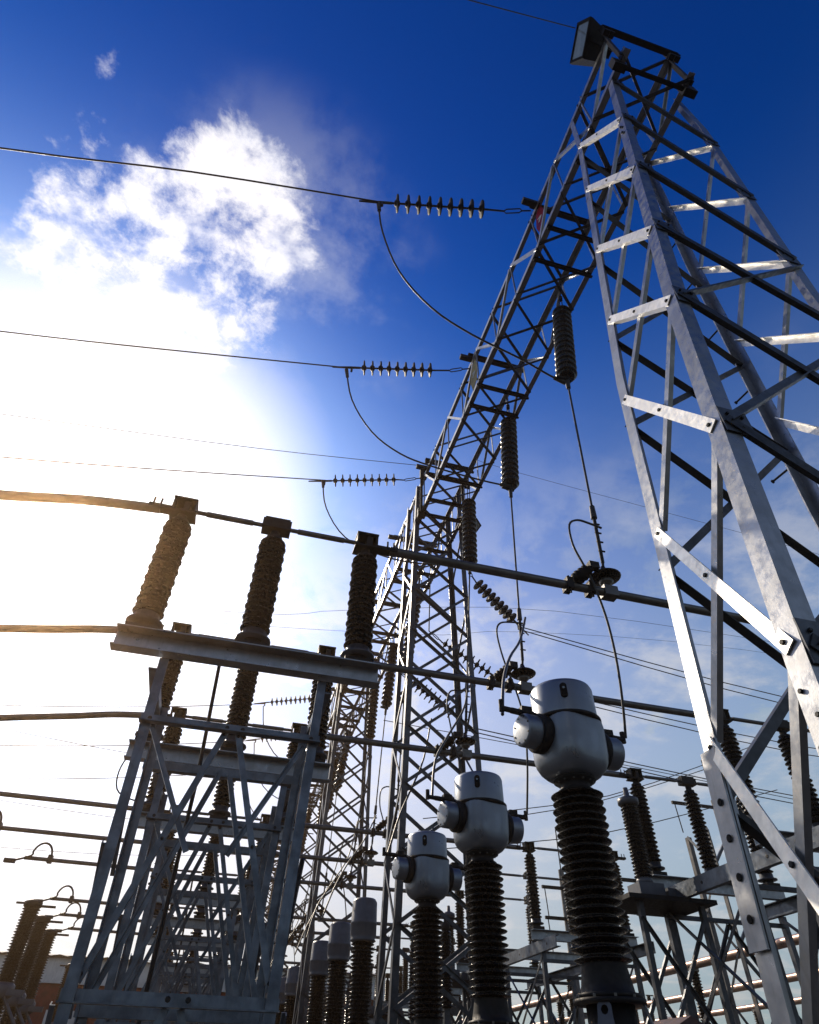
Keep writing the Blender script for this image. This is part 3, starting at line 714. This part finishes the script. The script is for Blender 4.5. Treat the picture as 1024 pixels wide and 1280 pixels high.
        mb.add(F+B, fs); mb.build('lifting_lug', 'grey_cap', t)
    mb = MB(); mb.lathe((x, y, 1.86), (x, y, 2.2), [(0, .24), (.05, .2), (.34, .2)], 24)
    mb.build('base_neck', 'dark_steel', t)
    mb = MB(); mb.box((x+.60, y+.05, 1.90), (.42, .5, .26)); mb.add([(x+.37, y-.22, 2.032), (x+.83, y-.22, 2.032), (x+.83, y+.32, 2.032), (x+.37, y+.32, 2.032), (x+.60, y-.22, 2.14), (x+.60, y+.32, 2.14)], [(0, 1, 4), (3, 5, 2), (0, 4, 5, 3), (1, 2, 5, 4)])
    mb.build('terminal_box', 'rust', t)
    mb = MB(); mb.box((x, y, 1.83), (1.5, .9, .05)); mb.build('platform', 'roof', t)
    for sx in (-.4, .4):
        for sy in (-.3, .3):
            mb = MB(); mb.angle((x+sx*1.1, y+sy*1.15, 0), (x+sx, y+sy, 1.80), .08, .01, (1, 0, 0)); mb.build('leg', 'steel_far', t)
    return t
current_transformer(3.42, 5.96, 'silver current transformer with the largest head, nearest of the three')
current_transformer(3.46, 8.76, 'silver current transformer of middle size, second from the camera')
current_transformer(3.56, 11.62, 'silver current transformer with the smallest head, left of the other two')

# grey capped voltage transformers in the farther bays
def capped(x, y, label):
    t = thing('voltage_transformer', (x, y, 0), label, 'voltage transformer', 'grey capped transformers in the farther bays')
    mb = MB(); mb.lathe((x, y, 4.22), (x, y, 5.2), [(0, .25), (.03, .30), (.06, .27), (.12, .30), (.34, .30), (.36, .315), (.39, .30), (.80, .29), (.86, .25), (.88, .1)], 24); mb.build('cap', 'grey_cap', t)
    mb = MB(); mb.lathe((x, y, 2.3), (x, y, 4.22), mirrored_sheds(1.92, .27, 26, .74, .95), 20); mb.build('porcelain_stack', 'porcelain', t)
    mb = MB(); mb.lathe((x, y, 1.7), (x, y, 2.3), [(0, .42), (.25, .42), (.3, .30), (.6, .26)], 20); mb.build('pedestal', 'grey_cap', t)
    for sx in (-.3, .3):
        for sy in (-.3, .3):
            mb = MB(); mb.angle((x+sx, y+sy, 0), (x+sx, y+sy, 1.7), .08, .01, (1, 0, 0)); mb.build('leg', 'steel_far', t)
    return t
CAPW = ['largest', 'middle sized', 'smallest']
caps = [capped(3.66, 17.0+2.95*i, f'grey capped transformer, {CAPW[i]} of three beside the second column') for i in range(3)]
for i, c in enumerate(caps):
    for k in (1, 2, 3):
        q = copy_tree(c, (0, BAY*k+.3*k, 0)); q['label'] = f'{PHW[i]} grey capped transformer of the row in the {BAYW[k+1]}'

# ------------------------------------------------------------------ table with the slim insulator, right of the transformers
def table_unit(x, y, label, glabel):
    t = thing('equipment_table', (x, y, 0), glabel, 'steel stand', 'lattice tables on the right')
    mb = MB(); mb.box((x+.1, y, 4.18), (1.7, 1.2, .07)); mb.build('table_top', 'dark_steel', t)
    for sx in (-.5, .7):
        for sy in (-.45, .45):
            mb = MB(); mb.angle((x+sx, y+sy, 0), (x+sx, y+sy, 4.14), .09, .01, (1, 0, 0)); mb.build('leg', 'steel_far', t)
    for sy in (-.45, .45):
        for z0, z1 in ((.3, 2.1), (2.1, 3.9)):
            brace(t, (x-.5, y+sy-.012, z0), (x+.7, y+sy-.012, z1), .06, (0, -1, 0), 'steel_far'); brace(t, (x+.7, y+sy+.014, z0), (x-.5, y+sy+.014, z1), .06, (0, 1, 0), 'steel_far')
    u = thing('surge_arrester', (x, y, 4.22), label, 'surge arrester', 'slim insulators on lattice tables')
    mb = MB(); mb.box((x, y, 4.36), (.5, .4, .28)); mb.build('base_box', 'grey_cap', u)
    mb = MB(); mb.box((x+.48, y-.05, 4.33), (.34, .3, .22)); mb.build('counter_box', 'grey_cap', u)
    mb = MB(); mb.lathe((x, y, 4.5), (x, y, 5.0), [(0, .16), (.12, .13)], 16); mb.build('foot', 'grey_cap', u)
    mb = MB(); mb.lathe((x, y, 4.6), (x, y, 6.0), sheds(1.28, .17, 22, .78, .95), 20); mb.build('porcelain_stack', 'porcelain', u)
    mb = MB(); mb.lathe((x, y, 5.86), (x, y, 6.3), [(0, .15), (.03, .20), (.12, .20), (.16, .12), (.18, .06), (.34, .045)], 18); mb.build('cap', 'grey_cap', u)
    return t, u
tbl = table_unit(7.58, 11.3, 'slim black insulator with a grey collar, on the table right of the largest silver head', 'dark lattice table right of the largest silver transformer')

# ------------------------------------------------------------------ copy the bay set down the yard
ORD = ['highest', 'middle', 'lowest']
LBL = dict(
    dl=lambda k, i: f'{PHW[i]} disconnector on the left stands in the {BAYW[k]}',
    dr=lambda k, i: f'{PHW[i]} disconnector on the right trestle in the {BAYW[k]}',
    sl=lambda k, i: f'lattice stand under the {PHW[i]} left disconnector in the {BAYW[k]}',
    tube=lambda k, i: f'{ORD[i]} tube bus of the three in the {BAYW[k]}',
    hang=lambda k, i: f'{PHW[i]} black stack hanging under the beam in the {BAYW[k]}',
    drop=lambda k, i: f'straight dropper cable onto the {ORD[i]} tube in the {BAYW[k]}',
    disc=lambda k, i: f'dark umbrella disc on the {ORD[i]} tube in the {BAYW[k]}',
    clamp=lambda k, i: f'dark tap clamp on the {ORD[i]} tube in the {BAYW[k]}',
    branch=lambda k, i: f'looping branch cable at the {ORD[i]} tube in the {BAYW[k]}',
    feed=lambda k, i: f'curved feeder cable climbing past the {ORD[i]} tube in the {BAYW[k]}',
    rod=lambda k, i: f'vertical rod between left stands in the {BAYW[k]}',
    rs=lambda k, i: f'channel beams on braced legs at the right of the {BAYW[k]}')
NB = 5
def arrester(x, y, z, label):
    u = thing('slim_insulator_post', (x, y, 0), label, 'bus support', 'slim insulator posts low in the centre')
    mb = MB(); mb.angle((x-.06, y, 0), (x-.06, y, z), .13, .012, (1, 0, 0)); mb.build('post', 'steel_far', u)
    mb = MB(); mb.lathe((x, y, z), (x, y, z+1.6), sheds(1.45, .15, 20, .72, .95), 14); mb.build('porcelain_stack', 'porcelain', u)
    mb = MB(); mb.lathe((x, y, z+1.45), (x, y, z+1.8), [(0, .09), (.12, .12), (.2, .04), (.3, .04)], 12); mb.box((x+.12, y, z+1.72), (.5, .07, .04)); mb.build('cap', 'dark_steel', u)
    return u
arr = [arrester(5.6+.05*i, y+8.2, 3.1, f'{PHW[i]} slim insulator post low between the silver transformers') for i, y in enumerate(PHY)]
for k in (1, 2, 3):
    for i, o in enumerate(arr):
        c = copy_tree(o, (0, BAY*k, 0)); c['label'] = f'{PHW[i]} slim insulator post low in the centre, {BAYW[k+1]}'
for k in range(1, NB):
    for o, kind, i in bayset:
        c = copy_tree(o, (0, BAY*k+.03*k, 0)); c['label'] = LBL[kind](k, i)
    for j, o in enumerate(tbl):
        c = copy_tree(o, (0, BAY*k, 0)); c['label'] = (f'dark lattice table in the {BAYW[k]}', f'slim black insulator on the table in the {BAYW[k]}')[j]
for k in range(1, 5):
    c = copy_tree(col2, (0, BAY*k, 0)); c['label'] = f'x-braced lattice column, {["third", "fourth", "fifth", "farthest"][k-1]} along the row from the camera'
    c = copy_tree(beam, (0, BAY*k, 0)); c['label'] = f'lattice box beam between the {["second and third", "third and fourth", "fourth and fifth", "fifth and farthest"][k-1]} columns'

# tubes running on to the left from the disconnectors
for k in range(0, 3):
    for i, y in enumerate(PHY):
        Y = y+(BAY+.03)*k
        if k == 0:
            P = [(-1.4, Y, 6.58), (-2.2, Y, 6.50), (-3.2, Y, 6.32), (-6, Y, 5.9), (-12, Y, 5.4)]
            l = f'{["bright sagging", "paler", "brownish"][i]} flexible bus leaving left from the {PHW[i]} disconnector, nearest bay'
        else:
            x0 = -5.3 if k == 2 else -5.35+(-.9 if i < 2 else 0)
            P = [(-1.4, Y, 6.58), (x0, Y, 6.62)]
            l = f'{ORD[i]} straight tube left of the stands in the {BAYW[k]}'
        mb = MB(); mb.tube(smooth_pts(P, 6) if len(P) > 2 else P, .055, 12)
        solo(mb, 'outgoing_tube', 'alu', l, 'tube conductor', 'tubes leaving the stands to the left', P[0])
        if k:
            x0 = P[-1][0]; lp_ = MB(); pts = []
            for q in range(13):
                an = math.pi*q/12*1.1; pts.append((x0+.45-.27*math.cos(an), Y-.1, 6.66+.36*math.sin(an)))
            pts = [(x0-.42, Y-.1, 6.47), (x0-.25, Y-.1, 6.5)]+pts
            lp_.tube(smooth_pts(pts, 2), .03, 8); lp_.box((x0+.70, Y-.05, 6.62), (.12, .2, .2)); lp_.box((x0-.35, Y-.05, 6.5), (.3, .14, .1))
            solo(lp_, 'loop_jumper', 'cable', f'small arched loop at the left end of the {ORD[i]} tube, {BAYW[k]}', 'cable', 'arched loops on the left tubes', (x0, Y, 6.6))

# circuit breaker poles at the left edge
def breaker(x, y, ztop, label):
    t = thing('breaker_pole', (x, y, 0), label, 'circuit breaker', 'tall black breaker poles at the left edge')
    zj = ztop-2.35
    mb = MB(); mb.lathe((x, y, zj+.1), (x, y, ztop-.1), sheds(2.2, .30, 26, .72, .95), 18); mb.build('upper_insulator', 'porcelain', t)
    mb = MB(); mb.lathe((x, y, zj-2.5), (x, y, zj-.2), sheds(2.2, .28, 24, .72, .95), 18); mb.build('lower_insulator', 'porcelain', t)
    mb = MB(); mb.lathe((x, y, zj-.3), (x, y, zj+.2), [(0, .26), (.08, .36), (.34, .36), (.42, .28)], 18); mb.box((x+.45, y-.2, zj-.15), (.5, .2, .16)); mb.build('middle_joint', 'grey_cap', t)
    mb = MB(); mb.lathe((x, y, ztop-.12), (x, y, ztop+.2), [(0, .26), (.04, .30), (.16, .30), (.22, .18)], 18); mb.box((x+.4, y, ztop-.06), (.7, .12, .06)); mb.box((x-.4, y, ztop), (.3, .12, .05)); mb.build('top_terminal', 'dark_steel', t)
    mb = MB(); mb.box((x, y, .75), (.8, .8, 1.5)); mb.build('drive_cabinet', 'grey_cap', t)
    mb = MB(); mb.tube([(x+.15, y-.2, zj-.25), (x+.9, y-.3, zj-1.1), (x+1.0, y-.3, 1.0)], .05, 8); mb.build('side_strut', 'steel_far', t)
    return t
for i, (x, y, zt) in enumerate(((-5.78, 28.2, 6.42), (-5.85, 31.0, 6.42), (-5.92, 33.8, 6.42))):
    breaker(x, y, zt, f'{["tallest and leftmost", "middle", "rightmost"][i]} of three black breaker poles joined to tubes at the left edge')
breaker(-5.9, 42.5, 6.3, 'short black breaker pole standing alone before the white and red building')
for i, (x, y, zt) in enumerate(((-8.2, 26.0, 3.6), (-8.1, 29.0, 3.7))):
    pass

# ------------------------------------------------------------------ outgoing lines to the right
GO = 'outgoing line strings right of the gantry'
outs = [((5.15, 12.95, 12.35), (5.35, 13.1, 12.25), (5.5, 13.2, 12.15), (6.85, 13.9, 11.62), 'slanting disc string beside the top of the second column, dropping right'),
        ((4.55, 14.6, 11.25), (4.85, 14.6, 11.03), (4.94, 14.6, 10.95), (6.3, 14.6, 10.22), 'slanting disc string seen through the upper lattice of the second column'),
        ((3.7, 14.6, 9.86), (3.95, 14.6, 9.70), (4.07, 14.6, 9.62), (5.2, 14.6, 8.9), 'slanting disc string seen through the lattice of the second column, lowest of the near three')]
for a, b, c, d, l in outs: strain_string(a, b, c, d, l, GO)
mb = MB(); mb.tube([(4.55, 14.6, 11.25), (4.62, 14.6, 13.9)], .018, 6); solo(mb, 'link_rod', 'dark_steel', 'long thin steel link inside the second column top, holding a slanting string', 'rod', None, (4.55, 14.6, 11.25))
mb = MB(); mb.tube([(3.7, 14.6, 9.86), (3.78, 14.6, 13.9)], .018, 6); solo(mb, 'link_rod', 'dark_steel', 'longest thin steel link hanging behind the left legs of the second column', 'rod', None, (3.7, 14.6, 9.86))
for i, (a, b, l) in enumerate(((( 7.1, 14.0, 11.5), (26, 15.5, 11.6), 'upper'), ((6.75, 14.6, 10.05), (28, 17.0, 11.0), 'middle'), ((5.6, 14.8, 8.7), (30, 19, 10.0), 'lower'))):
    for j, dz in enumerate((0, -.26)):
        c = lerp(a, b, .5); c = (c[0], c[1], c[2]-.45+dz)
        wire('overhead_conductor', [(a[0], a[1], a[2]+dz*.4), c, (b[0], b[1], b[2]+dz)], .016, f'{["top", "bottom"][j]} wire of the {l} pair leaving to the right behind the near column', group='twin conductors leaving to the right')
thin = [([(4.6, 20, 11.0), (13.9, 20, 10.55), (30, 20, 9.5)], 'thin wire from behind the largest head to the right edge'),
        ([(6, 20, 8.0), (12.7, 20, 9.4), (20, 20, 12.2)], 'thin wire rising to the right above the slim insulators'),
        ([(6, 20.5, 7.8), (12.7, 20.5, 9.4), (20, 20.5, 12.0)], 'second thin wire rising to the right, just below its twin'),
        ([(6, 20, 7.1), (12.4, 20, 8.2), (20, 20, 10.4)], 'thin wire rising to the right at the height of the slim insulator'),
        ([(-30, 32, 19.5), (-2, 32, 21.8), (5, 32, 23.3), (19, 32, 26), (45, 32, 27)], 'faint distant wire crossing behind the second column'),
        ([(13.2, 30, 37.6), (16.1, 30, 36.9), (43.1, 30, 35.1), (60, 30, 33)], 'faint high wire passing behind the near column at mid height'),
        ([(-20, 40, 24), (10, 40, 27.3), (20.2, 40, 29.4), (42, 40, 31.6), (90, 40, 33)], 'faint distant wire just above the largest silver head')]
for P, l in thin: wire('distant_wire', P, .014, l, group='thin distant wires')
for P, l in (([(3.5, 37, 15.1), (-5, 35, 14.4), (-14, 33, 14.4)], 'thin wire crossing behind the left post tops, upper of three'),
             ([(3.5, 48, 15.1), (-7, 46, 14.4), (-20, 44, 14.6)], 'thin wire crossing behind the left post tops, middle of three'),
             ([(3.5, 52, 14.6), (-7, 50, 13.2), (-20, 48, 12.6)], 'thin wire crossing behind the left post tops, lowest of three')):
    wire('distant_wire', P, .016, l, group='thin distant wires')
for i, (y, z) in enumerate(((26.8, 15.1), (30.6, 15.0), (34.4, 14.9))):
    strain_string((3.72, y, z), (3.0, y, z-.3), (2.8, y, z-.35), (1.0, y, z-.8), f'small distant disc string seen between the left posts, {["upper", "middle", "lowest"][i]}', 'distant line insulator strings')
    wire('overhead_conductor', [(.8, y, z-.9), (-5, y, z-1.9), (-13, y, z-2.8), (-30, y, z-4)], .02, f'{["upper", "middle", "lower"][i]} thin copper coloured wire at the left edge below the flexible buses', group='distant line wires on the left')
    wire('jumper_cable', [(.75, y, z-1.0), (1.1, y, z-2.4), (2.2, y, z-3.4), (4.6, y+.3, z-3.5)], .022, f'{["upper", "middle", "lower"][i]} distant drooping jumper between the left posts', group='distant drooping jumpers')

# ------------------------------------------------------------------ floodlights, plates
def floodlight(c, size, face, label, up_=(0, 0, 1)):
    t = thing('floodlight', c, label, 'floodlight', 'floodlights on the gantry')
    c = Vector(c); f = Vector(face).normalized(); x = f.cross(Vector(up_)).normalized(); z = x.cross(f)
    def q(a, b, d): return c+x*a+z*b+f*d
    w_, h_, d_ = size; mb = MB()
    fr = [(-w_/2, -h_/2), (w_/2, -h_/2), (w_/2, h_/2), (-w_/2, h_/2)]
    vs = [q(a, b, 0) for a, b in fr]+[q(a, b, -.06) for a, b in fr]+[q(a*.72, b*.72, -d_) for a, b in fr]
    mb.add(vs, [(4, 5, 1, 0), (5, 6, 2, 1), (6, 7, 3, 2), (7, 4, 0, 3), (8, 9, 5, 4), (9, 10, 6, 5), (10, 11, 7, 6), (11, 8, 4, 7), (8, 11, 10, 9)])
    k = .86; vi = [q(a*k, b*k, 0) for a, b in fr]
    mb.add([q(a, b, 0) for a, b in fr]+vi+[q(a*k, b*k, -.02) for a, b in fr], [(i, (i+1) % 4, 4+(i+1) % 4, 4+i) for i in range(4)]+[(4+i, 4+(i+1) % 4, 8+(i+1) % 4, 8+i) for i in range(4)])
    mb.build('housing', 'black', t)
    mb = MB(); mb.add([q(a*k, b*k, -.018) for a, b in fr], [(0, 1, 2, 3)]); mb.build('glass', 'glass', t)
    mb = MB()
    for s_ in (-1, 1): mb.bar(q(s_*(w_/2+.015), 0, -.1), q(s_*(w_/2+.015), 0, -d_-.12), .05, .012, z)
    mb.bar(q(-w_/2-.02, 0, -d_-.12), q(w_/2+.02, 0, -d_-.12), .05, .02, z); mb.build('yoke', 'dark_steel', t)
    mb = MB(); mb.box(q(.02, -.04, -d_-.02), (.28, .22, .24)); mb.build('ballast_box', 'black', t)
    return t
floodlight((3.40, 1.66, 15.45), (.34, .64, .52), (-.93, -.10, -.34), 'floodlight with pale glass, clamped at the very top of the near column', (.25, .85, -.45))
floodlight((5.32, 12.5, 13.6), (.36, .34, .22), (.55, -.5, -.62), 'small dark floodlight on the top of the second column')
def plate(c, m, label, name):
    c = Vector(c); mb = MB(); x, z = Vector((.45, -.9, .0)).normalized(), Vector((.05, -.12, 1)).normalized(); n = x.cross(z).normalized()
    pr = [(0, .58), (.10, .25), (.10, -.25), (0, -.58), (-.10, -.25), (-.10, .25)]
    vs = [c+x*a+z*b for a, b in pr]+[c+n*.012+x*a+z*b for a, b in pr]
    mb.add(vs, [(5, 4, 3, 2, 1, 0), (6, 7, 8, 9, 10, 11)]+[(i, (i+1) % 6, 6+(i+1) % 6, 6+i) for i in range(6)])
    for s_ in (-.004, .016):
        mb.bar(c+n*s_+z*.10+x*.03, c+n*s_-z*.10-x*.03, .03, .004, x, 1); mb.bar(c+n*(s_)+z*.10+x*.034, c+n*s_+z*.04-x*.05, .03, .005, x, 1)
    return solo(mb, name, [m, 'white'], label, 'phase sign', 'phase plates on the beam', c)
plate((3.80, 4.45, 14.65), 'red', 'red plate with a white mark on the beam beside the uppermost string', 'phase_plate')
plate((3.72, 8.15, 14.35), 'yellow', 'yellow plate on the beam beside the middle disc string', 'phase_plate')

# ------------------------------------------------------------------ background at the right: copper coloured buses, poles
for i, (x, z) in enumerate(((15.9, 5.0), (21.0, 5.05), (26.0, 5.05))):
    mb = MB(); mb.tube([(x, 6, z), (x, 75, z)], .13, 10)
    solo(mb, 'background_bus', 'gold', f'{["highest and nearest", "middle", "lowest"][i]} copper coloured tube rising to the right behind the near column foot', 'tube conductor', 'long copper coloured tubes at lower right', (x, 6, z))
    for j, y in enumerate((12, 22, 32, 42, 52)):
        mb = MB(); mb.lathe((x, y, 3.2), (x, y, z), sheds(z-3.35, .17, 20, .7, .95), 14)
        t = thing('bus_support', (x, y, 0), f'post with black insulator under the {["nearest", "middle", "farthest"][i]} copper tube, {["first", "second", "third", "fourth", "fifth"][j]} from the right', 'bus support', 'posts under the copper coloured tubes')
        mb.build('porcelain_stack', 'porcelain', t)
        mb = MB(); mb.angle((x-.05, y, 0), (x-.05, y, 3.2), .14, .012, (1, 0, 0)); mb.box((x, y, 3.2), (.4, .4, .05)); mb.build('post', 'steel_far', t)
        mb = MB(); mb.box((x, y, z-.08), (.2, .3, .2)); mb.build('clamp', 'alu', t)
def hpole(x, y, h, label, arms=((.92, 1.2),)):
    t = thing('line_pole', (x, y, 0), label, 'utility pole', 'tall thin poles at lower right')
    mb = MB(); mb.tube([(x, y, 0), (x, y, h)], [.17, .10], 10); mb.build('pole', 'pole', t)
    mb = MB(); mb.tube([(x, y, h-.02), (x, y, h+1.5)], .025, 6); mb.build('lightning_rod', 'dark_steel', t)
    for q, l in arms:
        mb = MB(); mb.bar((x-l, y-.1, h*q), (x+.25, y-.1, h*q), .1, .08); mb.tube([(x-l+.1, y-.1, h*q), (x-l+.15, y-.1, h*q-1.0)], .02, 6); mb.build('crossarm', 'dark_steel', t)
    return t
hpole(17.4, 20.5, 9.9, 'slender pole with one crossarm between the slim insulators and the near column', ((.97, 1.9), (.70, 6)))
hpole(12.6, 24, 8.0, 'slender pole left of the largest black stack', ((.92, .9), (.8, .9)))
hpole(12.2, 30, 8.6, 'slender far pole seen beside the lattice table', ((.8, 1.2),))
# slanting support tower pieces behind the near column foot
def steel_mast(x, y, h, label, w_=.7):
    t = thing('lattice_mast', (x, y, 0), label, 'lattice mast', 'lattice masts in the right background')
    for sx in (-1, 1):
        for sy in (-1, 1):
            mb = MB(); mb.angle((x+sx*w_/2, y+sy*w_/2, 0), (x+sx*w_/2, y+sy*w_/2, h), .11, .012, (-sx, 0, 0), -sx*sy); mb.build('leg', 'pole', t)
    n = int(h/w_/1.1)
    for i in range(n):
        a, b = h*i/n, h*(i+1)/n
        s_ = 1 if i % 2 else -1
        brace(t, (x-s_*w_/2, y-w_/2-.01, a), (x+s_*w_/2, y-w_/2-.01, b), .06, (0, -1, 0), 'steel_far')
        brace(t, (x-w_/2-.01, y-s_*w_/2, a), (x-w_/2-.01, y+s_*w_/2, b), .06, (-1, 0, 0), 'steel_far')
    return t
def small_frame(x, y, h, label):
    t = thing('insulator_rack', (x, y, 0), label, 'steel stand', 'small frames in the right background')
    for sx in (-1, 1):
        mb = MB(); mb.angle((x+sx*.9, y, 0), (x+sx*.55, y, h), .10, .012, (1, 0, 0)); mb.build('leg', 'steel_far', t)
    mb = MB(); mb.channel((x-1.3, y, h), (x+1.3, y, h), .2, .1, .012); mb.build('cross_beam', 'steel_far', t)
    for a, b in ((.4, h*.5), (h*.5, h-.15)):
        brace(t, (x-.8, y-.02, a), (x+.7, y-.02, b), .06, (0, -1, 0), 'steel_far'); brace(t, (x+.8, y+.02, a), (x-.7, y+.02, b), .06, (0, 1, 0), 'steel_far')
    for q in (-1.0, 0, 1.0):
        mb = MB(); mb.lathe((x+q, y, h+.12), (x+q, y, h+1.7), sheds(1.5, .14, 20, .7, .95), 14); ins = mb.build('post_insulator', 'porcelain', t)
        mb = MB(); mb.lathe((x+q, y, h+1.6), (x+q, y, h+1.8), [(0, .1), (.15, .1)], 10); mb.box((x+q+.1, y, h+1.78), (.5, .08, .05)); mb.build('cap', 'dark_steel', ins)
    return t
for x, y, h, l in ((9.2, 28, 4.0, 'small rack with three slim insulators left of the slender pole, nearer one'), (12.6, 36, 4.2, 'small rack with three slim insulators beyond the lattice table'),
                   (7.2, 40, 4.4, 'small rack with three slim insulators low between the two bigger silver transformers'), (18.5, 34, 4.6, 'small rack with three slim insulators low at the right, under the crossarm pole'),
                   (24.5, 40, 4.4, 'small rack with three slim insulators farthest to the right')):
    small_frame(x, y, h, l)
steel_mast(11.6, 14.2, 6.5, 'pale lattice mast standing between the legs of the near column foot')
# ------------------------------------------------------------------ building behind, lower left
t = thing('substation_building', (-8, 50, 0), 'long low building, white band over dark red wall, at lower left', 'building')
mb = MB(); mb.box((-9, 50, 2.9), (40, 10, 5.8)); mb.build('lower_wall', 'brick', t)
mb = MB(); mb.box((-9, 50, 6.35), (40.3, 10.3, 1.1)); mb.build('fascia', 'white', t)
mb = MB(); n = 100; vs = []; fs = []
for i in range(n+1):
    x = -29.3+40.6*i/n; z = .07*(i % 2)
    vs += [(x, 44.6, 6.95+z), (x, 55.4, 8.2+z)]
for i in range(n): fs.append((2*i, 2*i+2, 2*i+3, 2*i+1))
mb.add(vs, fs); mb.add([(x_, y_, z_-.08) for x_, y_, z_ in vs], [tuple(reversed(f)) for f in fs]); mb.build('roof', 'roof', t)
for x in (-17, -11.5, -6, -.5, 5):
    mb = MB(); mb.box((x, 44.96, 2.6), (1.6, .12, 4.2)); mb.build('pilaster', 'white', t)
    mb = MB(); mb.box((x+2.6, 44.97, 4.3), (1.6, .08, 1.0)); mb.build('window', 'black', t)

# ------------------------------------------------------------------ added haze volume imitating lens glare round the sun
mb = MB(); mb.box((0, 0, 9.5), (1210, 1210, 21))
hz = mb.build('glare_haze', 'alu'); hz['kind'] = 'stuff'
hm = bpy.data.materials.new('glare_volume'); hm.use_nodes = True; t = hm.node_tree; t.nodes.clear()
pv = N(t, 'ShaderNodeVolumePrincipled'); pv.inputs['Color'].default_value = (1.0, .64, .34, 1)
pv.inputs['Density'].default_value =   .0016; pv.inputs['Anisotropy'].default_value = .93
ho = N(t, 'ShaderNodeOutputMaterial'); t.links.new(pv.outputs[0], ho.inputs['Volume'])
hz.data.materials.clear(); hz.data.materials.append(hm)
